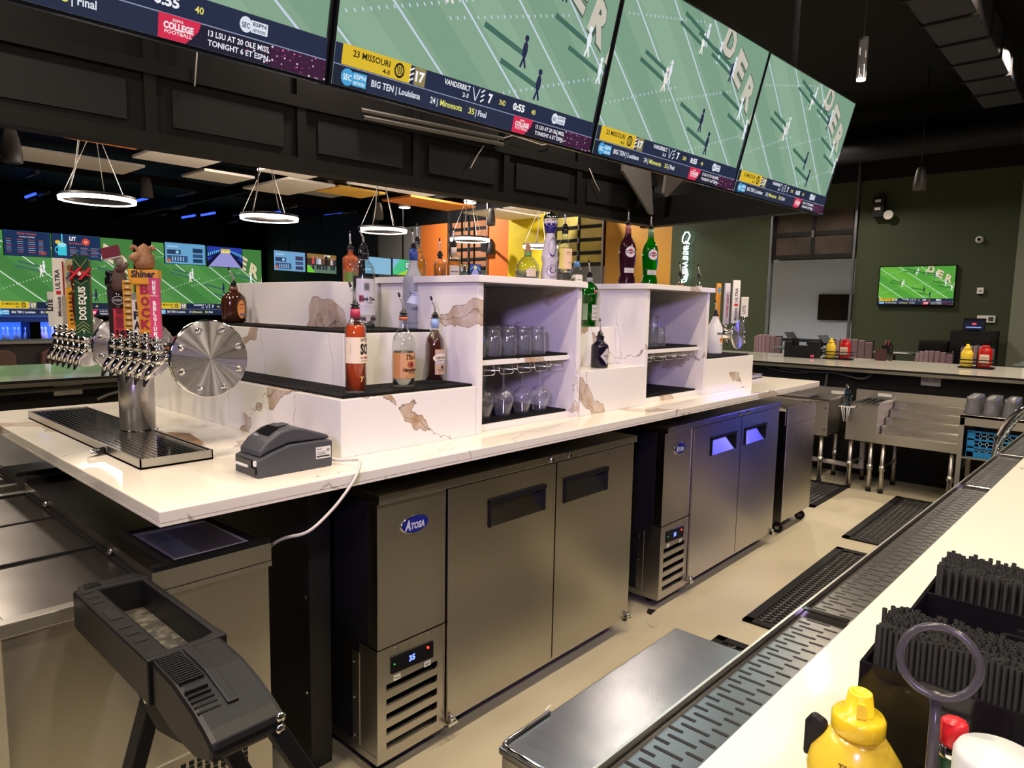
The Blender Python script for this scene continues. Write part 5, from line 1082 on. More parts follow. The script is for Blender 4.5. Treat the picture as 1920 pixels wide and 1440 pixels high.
tb_ = bottle('squat round tequila bottle with cork stopper on the nearer cabinet', 2.30, 2.005, ZT, [(.045, 0), (.060, .01), (.063, .045), (.055, .085), (.032, .115), (.018, .125), (.017, .14)], thin_glass('olive_glass', (.78, .84, .72)), .05, (.9, .9, .85), [(.05, .04, .02, 240, lambda A: A.rect(0, 0, .05, .04, '#c8b8a0'), 'label')], (.125, .02, (.15, .35, .08)), pour=False, tr=.9)
cork = mat('cork', (.35, .20, .10), .7)
build('cork_stopper', M().lathe([(.015, -.004), (.017, 0), (.019, .012), (.012, .022), (.016, .03), (.012, .042), (0, .046)], (2.30, 2.005, ZT+.14), 16), cork, tb_); tb_.scale = (.86, .86, .86)
cer = mat('ceramic_white', (.70, .64, .64), .2)
def L_clase(A):
    for (cx, cy, rx, ry, a0, a1) in ((.055, .17, .02, .05, .6, 4.2), (.055, .17, -.016, -.045, .9, 3.6), (.055, .045, .026, .032, .5, 5.2), (.055, .05, .012, .014, 2, 6.5)):
        for k in range(18):
            a = a0+(a1-a0)*k/17; A.ell(cx+rx*math.cos(a), cy+ry*math.sin(a), .0042, .0017, '#1c1c5a', 8, rot=a*1.3)
t = bottle('tall white ceramic bottle with painted blue leaf bands and chrome cap', 2.40, 1.962, ZT, [(.040, 0), (.046, .01), (.049, .04), (.043, .082), (.040, .10), (.046, .115), (.047, .14), (.036, .20), (.024, .25), (.023, .262)], cer, None, None, [(.11, .24, .01, 236, L_clase, 'print')], None, pour=False)
build('painted_neck', M().lathe([(.024, .258), (.030, .275), (.037, .31)], (2.40, 1.962, ZT), 24), mat('cobalt', (.03, .02, .16), .2), t)
build('crown_points', M().lathe([(.036, .30), (.040, .32), (.040, .326)], (2.40, 1.962, ZT), 8), cer, t); build('chrome_cap', M().lathe([(.039, .325), (.040, .345), (.030, .362), (.010, .368), (.008, .376), (0, .38)], (2.40, 1.962, ZT), 20), chrome, t); t.scale = (.82, .82, .82)
t = bottle('tall clear tequila bottle with pale tan label beside the ceramic one', 2.385, 1.868, ZT, [(.037, 0), (.038, .005), (.038, .165), (.030, .19), (.016, .205), (.015, .26)], clear2, .10, (.95, .95, .93), [(.05, .10, .06, 258, lambda A: A.rect(0, 0, .05, .10, '#d6b896').rect(.008, .08, .03, .083, '#5a4a3a').rect(.008, .07, .036, .072, '#7a6a5a').rect(.02, .03, .04, .034, '#4a7a8a'), 'label'), (.03, .10, .06, 200, lambda A: A.rect(0, 0, .03, .10, '#c8b860'), 'label')], (.235, .03, black_gloss), tr=.95, lean=.05); t.scale = (.87, .87, .87)
bottle('short clear bottle with blue neck tag at the cabinet corner', 3.155, 2.38, 1.727, [(.032, 0), (.035, .01), (.034, .06), (.024, .10), (.013, .115), (.012, .15)], clear2, .06, (.9, .92, .9), [(.05, .05, .01, 250, lambda A: A.rect(0, 0, .05, .05, '#dcdcd2').rect(.01, .02, .04, .024, '#6a7a6a'), 'label')], (.105, .03, (.08, .22, .55)), pour=False, tr=.9)
def L_mart(A): A.ell(.05, .045, .030, .030, '#b8b0b4').ell(.05, .045, .028, .028, '#dcd6d8').ell(.05, .047, .014, .014, '#c02a34').rect(.026, .040, .074, .052, '#1a1214').text('MARTINI', .030, .0425, .007, '#e8e4e4', w=.04, bold=.04)
def L_mart2(A): A.rect(0, 0, .06, .032, '#d8d4cc').text('ROSSO', .03, .021, .005, '#a04a3a', w=.02, al=1).rect(.01, .012, .05, .0135, '#8a8478').rect(.014, .006, .046, .0075, '#8a8478')
mp_ = [(.044, 0), (.047, .008), (.046, .035), (.038, .062), (.040, .09), (.0465, .16), (.046, .20), (.036, .235), (.020, .262), (.014, .29), (.014, .325)]
bottle('very dark vermouth bottle with round white and red label on the farther cabinet', 3.225, 2.09, 1.727, mp_, mat('plum_bottle', (.030, .006, .012), .08), None, None, [(.10, .09, .135, 236, L_mart, 'label'), (.06, .032, .068, 236, L_mart2, 'label')], (.28, .045, (.35, .12, .10)), lean=.03)
bottle('bright green vermouth bottle with round white and red label', 3.462, 2.09, 1.727, mp_, bright_gl, .24, (.03, .55, .04), [(.10, .09, .135, 236, L_mart, 'label'), (.06, .032, .068, 236, L_mart2, 'label')], (.28, .045, (.12, .25, .12)), tr=.5, lean=.03)
sp_ = [(.020, 0), (.021, .005), (.021, .25), (.015, .28), (.010, .29), (.010, .32)]
bottle('bottle with orange and red label peeping over the farther cabinet, left of the two', 4.027, 2.2, 1.501, sp_, clear2, None, None, [(.055, .10, .16, 215, lambda A: A.rect(0, .0, .055, .10, '#c87a4a').rect(0, .02, .055, .04, '#b02a2a'), 'label')])
bottle('clear bottle with white label peeping over the farther cabinet, right of the two', 4.28, 2.2, 1.501, sp_, clear2, None, None, [(.055, .10, .16, 215, lambda A: A.rect(0, .0, .055, .10, '#d8d4d4').rect(0, .02, .055, .03, '#3a3a4a'), 'label')])
def L_tan(A): A.rect(0, 0, .035, .075, '#c9c6bc').rect(.006, .055, .028, .058, '#5a6a5a').text('London', .006, .03, .008, '#3a4a3a', w=.024, shear=.2).rect(.004, .008, .03, .018, '#9a9a98')
bottle('green gin bottle with ribbed shoulder on the upper recessed step', 2.80, 2.03, 1.507, [(.040, 0), (.042, .005), (.042, .100), (.044, .135), (.0475, .155), (.0475, .168), (.043, .170), (.043, .19), (.034, .205), (.018, .215), (.014, .22), (.014, .245)], green_gl, .16, (.01, .45, .03), [(.035, .085, .035, 262, L_tan, 'label'), (.03, .085, .035, 188, lambda A: A.rect(0, 0, .03, .085, '#8fae8f'), 'label'), (.02, .02, .165, 262, lambda A: A.ell(.01, .01, .009, .009, '#b02a44'), 'label')], (.222, .022, (.42, .42, .40)), tr=.5, lean=.15)
def L_hen(A): A.poly([(.0, .045), (.035, .085), (.07, .045), (.035, .005)], '#b9b4b4').text("HENDRICK'S", .014, .042, .008, '#2a2430', w=.05, bold=.03).text('GIN', .028, .030, .006, '#2a2430', w=.014)
bottle('squat black apothecary gin bottle with diamond label on the lower recessed step', 2.70, 1.885, 1.318, [(.040, 0), (.042, .005), (.042, .098), (.040, .108), (.024, .122), (.018, .128), (.018, .14), (.020, .142), (.020, .150)], mat('ink_bottle', (.008, .006, .016), .06), None, None, [(.07, .09, .012, 268, L_hen, 'label')], lean=.1)
def L_mal(A): A.text('MALIBU', .012, .11, .016, '#2a2438', w=.058, bold=.04).ell(.045, .075, .016, .014, '#e8a040').ell(.045, .082, .013, .010, '#d86a30').line(.045, .07, .052, .10, .002, '#3a2a20').line(.052, .10, .064, .096, .002, '#3a5a2a').line(.052, .10, .042, .106, .002, '#3a5a2a').rect(.03, .045, .062, .047, '#8a8a90').rect(.03, .040, .062, .0415, '#8a8a90')
bottle('white coconut rum bottle with sunset print on the far end step', 4.07, 1.965, 1.329, [(.048, 0), (.050, .006), (.050, .13), (.046, .165), (.030, .20), (.019, .225), (.017, .25)], mat('milk_bottle', (.80, .80, .80), .2, coat=.3), None, None, [(.09, .15, .01, 262, L_mal, 'print')], (.235, .016, black_gloss), lean=.2)
# tumblers and wine glasses (thin clear glass)
def tumbler_proto(r, h, name, label, grp):
    t = thing(name, label, 'glass', (0, 0, 0), grp)
    fl = lambda a, z: 1+.02*math.cos(10*a)*(1 if z > .01 else 0)
    build('wall', M().lathe([(r, 0), (r*.985, h*.5), (r*.86, h*.96), (r*.78, h)], (0, 0, 0), 20, cap0=False, cap1=False, mod=fl).lathe([(r*.94, .001), (r*.93, h*.5), (r*.80, h*.90)], (0, 0, 0), 20, cap0=False, cap1=True, mod=fl), clear, t)
    build('base', M().lathe([(r*.80, 0), (r*.82, h*.06), (r*.76, h*.09)], (0, 0, h*.90), 20), thin_glass('glass_base', (.80, .84, .88), .95) if 'glass_base' not in MATS else MATS['glass_base'], t)
    return t
proto = tumbler_proto(.040, .118, 'tumbler_glass', 'upturned clear tumbler standing on the shelf of the nearer cabinet', 'tumblers on the nearer cabinet shelf')
first = True
for j in range(3):
    for i in range(5):
        x = 1.885+i*.092+.006*(j % 2); y = 1.905+j*.094
        if first: proto.location = (x, y, 1.401); first = False
        else: copy(proto, (x, y, 1.401), .2*i)
p2 = tumbler_proto(.029, .168, 'tall_glass', 'tall clear glass upturned on the shelf of the farther cabinet', 'tall glasses in the farther cabinet'); p2.location = (3.075, 1.90, 1.401)
for q in ((3.145, 1.90), (3.215, 1.90), (3.075, 1.97), (3.145, 1.97), (3.215, 1.97)): copy(p2, (*q, 1.401), .3)
p3 = tumbler_proto(.036, .105, 'tumbler_glass', 'low clear tumbler beside the tall glasses in the farther cabinet', 'low tumblers in the farther cabinet'); p3.location = (3.31, 1.92, 1.401)
for q in ((3.33, 2.01), (3.25, 2.06)): copy(p3, (*q, 1.401), .3)
t = thing('wine_glass', 'clear wine glass hanging upside down in the rack of the nearer cabinet', 'glass', (0, 0, 0), 'hanging wine glasses')
build('bowl', M().lathe([(.030, 0), (.034, .02), (.043, .055), (.042, .075), (.030, .098), (.012, .108), (.005, .112)], (0, 0, 0), 24, cap0=False, cap1=False), clear, t)
build('stem', M().lathe([(.006, .108), (.0035, .118), (.0032, .18), (.006, .190)], (0, 0, 0), 10), clear, t); build('foot', M().lathe([(.006, .190), (.034, .1945), (.034, .1965), (0, .1975)], (0, 0, 0), 24), clear, t)
first = True
for j in range(3):
    for i in range(4):
        if i == 3 and j > 0: continue
        loc = (1.935+i*.118+.004*j, 1.91+j*.112, 1.151)
        if first: t.location = loc; first = False
        else: copy(t, loc, 0)
# ================================================================ NEAR BAR
yl = lambda x: .433-.026*x; yr = lambda x: .350-.026*x
def strip(m, xa, xb, fa, fb, z0, z1):
    return m.prism([(xa, fa(xa)), (xb, fa(xb)), (xb, fb(xb)), (xa, fb(xa))], lambda a, b, d: (a, b, d), z0, z1)
K = lambda c: (lambda x: c)
ct = build('bar_counter', strip(M(), -.8, 7.0, K(-1.0), yr, 1.03, 1.07), qz, bev=.002, org=(2, -.3, 1.03)); tag(ct, 'cream quartz bar top at the lower right, on which the mustard bottle stands', 'bar top')
t = thing('bar_cladding', 'black wall under the near bar top', 'bar wall', (3, 0, 0)); build('wall_body', strip(M(), -.8, 7.0, K(-.1), lambda x: .37-.026*x, 0, 1.03), black, t)
edges = [-.1, .62, 1.235, 2.52, 3.2, 4.3, 5.6, 6.9]
rail_plate = mat('rail_plate', (.17, .165, .165), .26, 1)
for i in range(1, len(edges)-1):
    xa, xb = edges[i] if i > 1 else .2, edges[i+1]
    lb = ['slotted drip rail tray nearest the camera beside the steel lid', 'slotted drip rail tray, second from the camera', 'slotted drip rail tray, third from the camera', 'slotted drip rail tray, fourth from the camera', 'slotted drip rail tray, fifth from the camera', 'slotted drip rail tray farthest from the camera'][i-1]
    t = thing('drip_rail_tray', lb, 'tray', ((xa+xb)/2, .38, 1.06), 'slotted drip rail trays on the near bar')
    m = M(); strip(m, xa, xb, lambda x: yr(x), lambda x: yl(x), 1.045, 1.049); strip(m, xa, xb, lambda x: yl(x)-.004, yl, 1.02, 1.074); build('pan', m, steel_brush, t)
    build('slotted_plate', strip(M(), xa+.012, xb-.012, lambda x: yr(x)+.002, lambda x: yl(x)-.006, 1.058, 1.063), rail_plate, t)
    m = M(); n = int((xb-xa-.03)/.033); z = 1.0634
    def slot(x, ya, yb, w=.0028): m.add([(x-w, ya, z), (x+w, ya, z), (x+w, yb, z), (x-w, yb, z)], [(0, 1, 2, 3)]); m.add([(x-w*.7, yb, z), (x+w*.7, yb, z), (x+w*.3, yb+.0015, z), (x-w*.3, yb+.0015, z)], [(0, 1, 2, 3)])
    for k in range(n):
        x = xa+.03+k*.033; L = yl(x)
        slot(x, L-.032, L-.013); slot(x+.0165, L-.060, L-.022); slot(x, L-.077, L-.056)
    build('slots', m, black, t, kind='stuff')
    build('end_lip', strip(M(), xb-.012, xb+.004, yr, yl, 1.058, 1.072), chrome, t, bev=.002)
t = thing('underbar_unit', 'stainless lidded underbar box in the aisle below the near bar rail', 'underbar unit', (1.24, .62, 0))
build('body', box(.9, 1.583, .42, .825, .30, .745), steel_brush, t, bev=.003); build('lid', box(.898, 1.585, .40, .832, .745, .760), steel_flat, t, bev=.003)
build('edge_rail', M().tube([(.903, .42, .764), (.903, .815, .764), (.908, .826, .764), (.92, .829, .764), (1.05, .829, .764)], .004, 8), chrome, t)
for x in (.94, 1.54):
    for y in (.46, .79): build('leg', M().cyl((x, y, 0), (x, y, .30), .02, 12), steel_brush, t)
# floor mats: rubber lattice sheets
def floormat(label, x0, x1, y0, y1, p=.038):
    t = thing('floor_mat', label, 'mat', ((x0+x1)/2, (y0+y1)/2, 0), 'perforated rubber floor mats in the aisle')
    m = M().box(x0, x1, y0, y1, 0, .003)
    for q in ((x0, x1, y0, y0+.05), (x0, x1, y1-.05, y1), (x0, x0+.05, y0, y1), (x1-.05, x1, y0, y1)): m.box(*q, .003, .012)
    build('border', m, rubber, t, bev=.004)
    m = M(); nx = int((x1-x0-.1)/p); ny = int((y1-y0-.1)/p); mr = M()
    for j in range(ny):
        for i in range(nx):
            cx = x0+.05+p*(i+.5+.5*(j % 2)); cy = y0+.05+p*(j+.5)
            if cx > x1-.06: continue
            R1, R2, n = p*.53, p*.34, 8; vs = []
            for r in (R1, R2):
                for k in range(n): vs.append((cx+r*math.cos(2*PI*k/n+.39), cy+r*math.sin(2*PI*k/n+.39), .013 if r == R2 else .009))
            vs += [(cx+R2*math.cos(2*PI*k/n+.39), cy+R2*math.sin(2*PI*k/n+.39), .003) for k in range(n)]
            m.add(vs, [(k, (k+1) % n, n+(k+1) % n, n+k) for k in range(n)]+[(n+k, n+(k+1) % n, 2*n+(k+1) % n, 2*n+k) for k in range(n)])
    build('lattice', m, MATS.get('mat_rubber') or mat('mat_rubber', (.035, .034, .034), .45), t, kind='stuff')
floormat('black perforated floor mat nearest the camera, mostly under the steel lidded box', 1.6, 3.08, .80, 1.385)
floormat('black perforated floor mat, second along the aisle, beside the farther cooler', 3.33, 4.86, .78, 1.375)
floormat('black perforated floor mat, third along the aisle near the rolling cabinet', 5.11, 6.62, .80, 1.42)
floormat('black perforated floor mat just past the rolling cabinet at the sinks', 5.74, 6.67, 1.82, 2.4)
for i, (x, y, sx, sy, lb) in enumerate(((2.93, 1.66, .05, .06, 'small torn paper scrap on the floor by the first cooler caster'), (2.0, 1.60, .05, .015, 'pale splinter on the floor under the first cooler door'), (3.05, 1.75, .07, .05, 'dark crumbly debris strip on the floor between the two coolers'))):
    build_ = build('floor_scrap', M().prism([(x, y), (x+sx, y+.01), (x+sx*.8, y+sy), (x+.01, y+sy*.6)], lambda a, b, d: (a, b, d), 0.0005, .003), (concrete, white_pl, black)[i], org=(x, y, 0)); tag(build_, lb, 'scrap')
# ---- things on the near bar
ZB = 1.07
acr = mat('black_acrylic', (.010, .009, .011), .07, alpha=1); yel = mat('mustard_yellow', (.86, .60, .02), .28, coat=.3); yel_b = mat('mustard_body', (.80, .58, .05), .22, coat=.4)
def a_must(A): A.rect(.0, .0, .07, .045, '#dcc84a').text('T06 best by', .018, .100, .0052, '#5a4a18', w=.034).text('MAY 27 2025', .018, .092, .0052, '#5a4a18', w=.034).rect(.0, .04, .07, .0415, '#3a3a1a').text('Nutrition', .004, .062, .006, '#3a3416', w=.02).text('Facts', .004, .054, .006, '#3a3416', w=.012).rect(.002, .05, .0035, .072, '#5a4a18').rect(.002, .0715, .028, .0725, '#5a4a18').rect(.034, .055, .062, .070, '#e6d878').text('CLASSIC YELLOW', .036, .060, .004, '#c86a1a', w=.024)
def mustard(label, x, y, s=1.0, rz=0, art=True, grp='mustard bottles', z=ZB):
    t = thing('mustard_bottle', label, 'bottle', (x, y, z), grp); T = Matrix.Translation((x, y, z)) @ Matrix.Rotation(rz, 4, 'Z') @ Matrix.Diagonal((s, s, s, 1))
    pr = [(.034, 0), (.041, .006), (.042, .04), (.040, .075), (.0425, .098), (.039, .113), (.030, .127), (.022, .138)]
    b = build('body', M().lathe(pr, T=T, seg=32, sx=1, sy=.78), yel_b, t)
    build('cap', M().lathe([(.0225, .138), (.0235, .140), (.0235, .152), (.0215, .1555), (.013, .1575), (.0105, .176), (.0085, .1775), (.008, .176), (0, .1765)], T=T, seg=28), yel, t)
    build('cap_tab', M().prism([(-.004, .158), (.004, .158), (.003, .172), (-.003, .172)], lambda a, b_, d: tuple(T @ Vector((a, -.0125-d, b_))), 0, .003), yel, t)
    if art:
        A = Art(.07, .115); a_must(A); m = M()
        R = interp(pr)
        for p, c, L in A.it:
            xs = [q[0] for q in p]; n = max(1, int((max(xs)-min(xs))/.006)); x0 = min(xs); dx = (max(xs)-x0)/n
            for k in range(n):
                sgm = clip(p, x0+k*dx, x0+(k+1)*dx, -1, 9)
                if sgm:
                    vs = []
                    for u, v in sgm:
                        zz = .012+v; r = R(zz)+.0006+.0002*L; a = -PI/2+(u-.035)/.036; vs.append(tuple(T @ Vector((r*math.cos(a), r*.78*math.sin(a), zz))))
                    m.add(vs, [tuple(range(len(vs)))], c)
        build('label', m, print_m, t)
    return t
t = mustard('yellow mustard squeeze bottle at the bottom edge beside the black straw caddy', .672, .160, 1.0, rz=-1.2)
# straw and napkin caddy of black acrylic
t = thing('straw_caddy', 'glossy black acrylic caddy holding straws and napkins at the lower right', 'caddy', (.95, .08, ZB))
def acrylic(n, *b): return build(n, box(*b), acr, t, bev=.0008)
zf = 1.243
acrylic('front_panel', .742, .746, .0, .180, ZB, zf); acrylic('side_panel', .746, .87, .176, .180, ZB, zf); acrylic('divider', .868, .872, -.12, .180, ZB, zf)
acrylic('divider', .742, .87, .0, .004, ZB, zf+.01); acrylic('side_panel', .872, 1.02, .160, .164, ZB, zf+.018); acrylic('divider', .942, .946, -.14, .164, ZB, zf+.018); acrylic('back_panel', 1.02, 1.024, -.14, .164, ZB, zf+.018); acrylic('base', .742, 1.024, -.14, .178, ZB, ZB+.004)
acrylic('front_panel', .742, .746, -.14, -.01, ZB, 1.225)
acrylic('side_panel', .64, .742, -.012, -.008, ZB, 1.20)
straw_m = mat('straw_black', (.006, .006, .0065), .6, spec=.25)
sp = M().lathe([(.0026, 0), (.0026, .195), (.0015, .195), (.0015, .18)], seg=7, cap0=False, cap1=False)
def straws(label, grp, xa, ys, z0, n, seed):
    """four rows of single straws along the visible side, the hidden rest of the bundle as one mass"""
    rn = random.Random(seed); first = None; p = (ys[1]-ys[0])/n
    for j in range(4):
        for i in range(n):
            if first is None: first = o = build('cocktail_straw', sp, straw_m, org=(0, 0, 0))
            else: o = first.copy(); COL.objects.link(o)
            o.location = (xa+.0048*j, ys[0]+p*(i+.5*(j % 2)), z0+rn.uniform(-.0025, .0025)); o.rotation_euler = (rn.uniform(-.002, .002), rn.uniform(-.002, .002), 0); tag(o, label, 'straw', grp)
    m = M()
    for j in range(4, 13):
        for i in range(n):
            x = xa+.0055*j; y = ys[0]+p*(i+.5*(j % 2)); m.lathe([(.0026, 0), (.0026, .195), (.0014, .195)], (x, y, z0+rn.uniform(-.004, .004)), 6, cap0=False, cap1=False)
    tag(build('cocktail_straws', m, straw_m, org=(xa+.05, ys[0], z0), kind='stuff'), 'rest of the bundle behind the '+('front' if xa < .9 else 'back')+' rows of black straws', 'straws')
straws('black cocktail straw in the front bundle of the acrylic caddy', 'straws in the front caddy bay', .7495, (.010, .170), 1.086, 32, 1)
straws('black cocktail straw in the taller back bundle of the acrylic caddy', 'straws in the back caddy bay', .9495, (-.13, .155), 1.100, 36, 2)
o = build('cocktail_straw', sp, straw_m, org=(0, 0, 0)); o.location = (.80, .172, 1.09); o.rotation_euler = (0, -.03, 0); tag(o, 'single black straw leaning apart at the caddy left corner', 'straw')
nap = mat('napkin_grey', (.30, .29, .28), .8)
for k in range(5):
    tag(build('paper_napkin', box(.880+k*.011, .886+k*.011, -.13, .06+.012*(k % 3), 1.08, 1.222+.004*(k % 2)), nap, org=(.90, 0, 1.08)), 'grey folded paper napkin standing in the middle bay of the acrylic caddy', 'napkin', 'napkins in the acrylic caddy')
# condiment holder in front of it: wire base, post with loop handle
t = thing('condiment_holder', 'dark plastic holder with loop handle in front of the straw caddy', 'holder', (.62, .08, ZB))
smk = mat('smoke_plastic', (.07, .065, .075), .18, alpha=.82)
Tn = Matrix.Translation((.603, .090, 1.330)) @ Matrix.Rotation(math.radians(-80), 4, 'Z') @ Matrix.Rotation(math.radians(-14), 4, 'X') @ RX
build('loop_handle', M().torus((0, 0, 0), .0265, .0032, Tn, 36, 10), smk, t)
build('post', M().tube([(.603, .090, 1.304), (.606, .089, 1.25), (.607, .088, ZB+.01)], [.0035, .0045, .005], 12), smk, t)
build('base_tray', box(.545, .70, .01, .19, ZB, ZB+.008), black, t, bev=.003)
for q in ([(.55, .015), (.695, .015), (.695, .185), (.55, .185)],):
    build('rim_wire', M().tube([(a, b, ZB+.055) for a, b in q], .003, 6, True), black, t)
build('side_clip', M().prism([(0, 0), (.02, .004), (.02, .04), (.006, .045), (0, .035)], lambda a, b, d: (.66+d, .205-a, 1.168+b), 0, .012), black, t, bev=.004)
t = thing('hot_sauce_bottle', 'small hot sauce bottle with red cap and silver neck', 'bottle', (.618, .078, ZB))
build('glass', M().lathe([(.017, 0), (.018, .004), (.018, .10), (.014, .12), (.0075, .135), (.007, .165)], (.618, .078, ZB), 20), mat('sauce_glass', (.10, .02, .01), .12), t); build('neck_band', M().lathe([(.0085, .160), (.009, .163), (.009, .182), (.008, .184)], (.618, .078, ZB), 20), mat('neck_green', (.03, .10, .05), .3), t)
build('silver_ring', M().lathe([(.0095, .180), (.0098, .182), (.0098, .190)], (.618, .078, ZB), 20), chrome, t); build('cap', M().lathe([(.0098, .190), (.0100, .192), (.0096, .208), (.0085, .2095), (0, .2095)], (.618, .078, ZB), 8), mat('cap_red', (.75, .02, .03), .3), t)
t = thing('salt_shaker', 'white round lidded container at the bottom right corner', 'container', (.585, .045, ZB)); build('body', M().lathe([(.026, 0), (.027, .17), (.026, .175)], (.585, .045, ZB), 28), white_pl, t); build('lid', M().lathe([(.028, .175), (.0285, .178), (.0285, .208), (.026, .213), (0, .214)], (.585, .045, ZB), 32), mat('lid_grey_white', (.62, .64, .64), .4), t)
# ================================================================ BOTTLE CHEST at the island end
def chest(label, y0, y1):
    t = thing('bottle_chest', label, 'cooler', (.6, (y0+y1)/2, 0), 'low steel chests at the island end')
    build('body', box(.30, .915, y0+.01, y1-.01, .06, .872), steel, t, bev=.002); build('kick', box(.33, .90, y0+.05, y1-.05, 0, .06), black, t)
    m = M().box(.285, .92, y0, y0+.03, .872, .905).box(.285, .92, y1-.03, y1, .872, .905).box(.285, .31, y0+.03, y1-.03, .872, .905); build('rim', m, steel_brush, t, bev=.002)
    n = 3; L = (y1-y0-.06)/n
    for k in range(n): build('sliding_lid', box(.312, .598, y0+.033+k*L, y0+.03+(k+1)*L-.004, .885, .896+.003*(k % 2)), steel_dark, t, bev=.002)
    for k in range(n+1): build('lid_seal', box(.312, .60, y0+.028+k*L-.003, y0+.03+k*L+.004, .884, .902), rubber, t)
    build('seal', box(.598, .608, y0+.03, y1-.03, .88, .903), rubber, t)
    rs = build('raised_deck', box(.608, .918, y0, y1, .872, .933), steel_dark, t, bev=.0015); build('deck_end', M().box(.606, .918, y0-.002, y0, .884, .933), steel_brush, rs); build('deck_end', box(.606, .918, y0-.004, y0, .868, .882), steel_brush, rs)
    build('end_gasket', box(.61, .918, y0+.001, y0+.022, .933, .945), rubber, t); build('end_gasket', box(.61, .918, y1-.025, y1, .933, .95), rubber, t)
    for f in (.24, .76):
        y = y0+(y1-y0)*f; build('lock', M().cyl((.608, y, .915), (.598, y, .915), .009, 14).cyl((.6, y, .915), (.595, y, .915), .005, 10), chrome, t)
    m = M()
    for i in range(9):
        for j in range(8): m.box(.66+i*.021, .672+i*.021, y0+.0075, y0+.0105, .27+j*.016, .281+j*.016)
    build('vent_grid', m, black, t, kind='stuff')
    build('vent_seam', box(.60, .915, y0+.006, y0+.01, .415, .418), steel_brush, t)
    return t
steel_dark = mat('steel_deck', (.34, .31, .29), .26, 1, bump=((4, 4, 4), .25, .01))
chest('low stainless bottle chest at the island end, nearest the camera', 1.73, 2.93)
chest('low stainless bottle chest behind the nearest one, bluish reflections on its lid', 3.04, 4.24)
t = thing('clipboard', 'black framed clipboard with printed sheet lying on the steel chest', 'clipboard', (.77, 1.89, .934))
def cpf(pts, z0, z1, m): return m.prism(pts, lambda a, b, d: (a, b, d), z0, z1)
build('board', cpf([(.650, 1.752), (.905, 1.752), (.885, 2.06), (.640, 2.09)], .9335, .940, M()), black, t); build('sheet', cpf([(.672, 1.762), (.872, 1.768), (.862, 2.03), (.668, 2.045)], .9402, .9408, M()), mat('sheet_grey', (.62, .64, .66), .35), t)
A = Art(.18, .24); A.rect(0, 0, .18, .24, '#6d6b70').rect(0, .0, .06, .24, '#8a98a2')
for k in range(9): A.rect(.01, .225-k*.011, .01+.03+.01*(k % 3), .228-k*.011, '#20242a').rect(.07+.02*(k % 2), .21-k*.02, .15-.01*(k % 3), .213-k*.02, '#2e2a2c')
decal('print', A, plane_fn((.68, 1.772, .9408), (1, 0, 0), (0, 1, 0)), t, .0002)
# ================================================================ FOLDING SAWHORSE in the aisle
t = thing('sawhorse', 'black plastic folding sawhorse with tray top in front of the steel chest', 'sawhorse', (.5, 1.3, 0))
zt = .957
build('tray_wall', M().box(.425, .470, 1.27, 1.69, .868, zt), plastic, t, bev=.006)      # broad left rim
build('tray_wall', M().box(.556, .572, 1.27, 1.67, .868, zt-.002), plastic, t, bev=.005)
build('tray_wall', M().prism([(.425, 1.662), (.572, 1.648), (.560, 1.70), (.44, 1.705)], lambda a, b, d: (a, b, d), .868, zt+.002), plastic, t, bev=.005)
build('tray_wall', M().prism([(.425, 1.255), (.572, 1.255), (.572, 1.29), (.53, 1.275), (.47, 1.275), (.425, 1.28)], lambda a, b, d: (a, b, d), .868, zt), plastic, t, bev=.004)
build('tray_floor', box(.46, .562, 1.27, 1.665, .868, .890), mat('dusty_plastic', (.045, .042, .036), .45, noise=(60, (.16, .145, .11), .45, .75)), t)
for y, w in ((1.655, .014), (1.620, .014), (1.585, .014), (1.50, .06), (1.425, .014), (1.385, .014), (1.345, .014)): build('rim_slot', box(.434, .457, y-w/2, y+w/2, zt-.001, zt+.0012), black, t)
for k in range(5): build('end_rib', box(.445+k*.001, .478, 1.672+k*.006, 1.675+k*.006, zt+.002, zt+.004), plastic, t)
gx = lambda a, b, d: (d, a, b)
side = [(1.262, .957), (1.16, .950), (1.09, .934), (1.04, .915), (1.02, .905), (1.012, .895), (1.02, .868), (1.09, .846), (1.18, .848), (1.262, .868)]
build('nose', M().prism(side, gx, .432, .560), plastic, t, bev=.010)
build('nose_ridge', M().prism([(1.25, .960), (1.16, .955), (1.07, .932), (1.07, .922), (1.16, .94), (1.25, .95)], gx, .485, .505), plastic, t, bev=.003)
for k in range(14): 
    y = 1.248-k*.0075; z = .9575-(1.262-y)*.05; build('nose_rib', box(.437, .480, y-.002, y+.002, z-.003, z+.001), plastic, t)
for k in range(5):
    y = 1.125-k*.012; z = .944-(1.125-y)*.38; build('nose_rib', box(.437, .475, y-.003, y+.003, z-.004, z+.004), plastic, t)
build('underbody', M().prism([(1.27, .87), (1.69, .87), (1.62, .842), (1.34, .835)], gx, .445, .552), plastic, t, bev=.006)
for (x, y, z) in ((.548, 1.012, .902), (.548, 1.014, .880)): build('bolt', M().lathe([(.009, 0), (.008, .004), (0, .006)], T=Matrix.Translation((x, y+.001, z)) @ RX, seg=14), chrome, t)
def beamleg(p, q, w=.022, h=.014):
    p, q = Vector(p), Vector(q); d = (q-p).normalized(); a = d.cross(Vector((0, 1, 0))).normalized(); b = d.cross(a)
    return M().prism([(-h, -w), (h, -w), (h, w), (-h, w)], lambda u, v, s: tuple((p if s == 0 else q)+a*u+b*v), 0, 1)
build('leg', beamleg((.475, 1.365, .845), (.245, 1.41, 0)), black, t, bev=.003); build('leg', beamleg((.505, 1.21, .85), (.86, 1.17, 0)), black, t, bev=.003)
build('leg', beamleg((.545, 1.04, .88), (.98, .95, 0)), black, t, bev=.003); build('leg', beamleg((.45, 1.03, .84), (.20, .98, 0)), black, t, bev=.003)
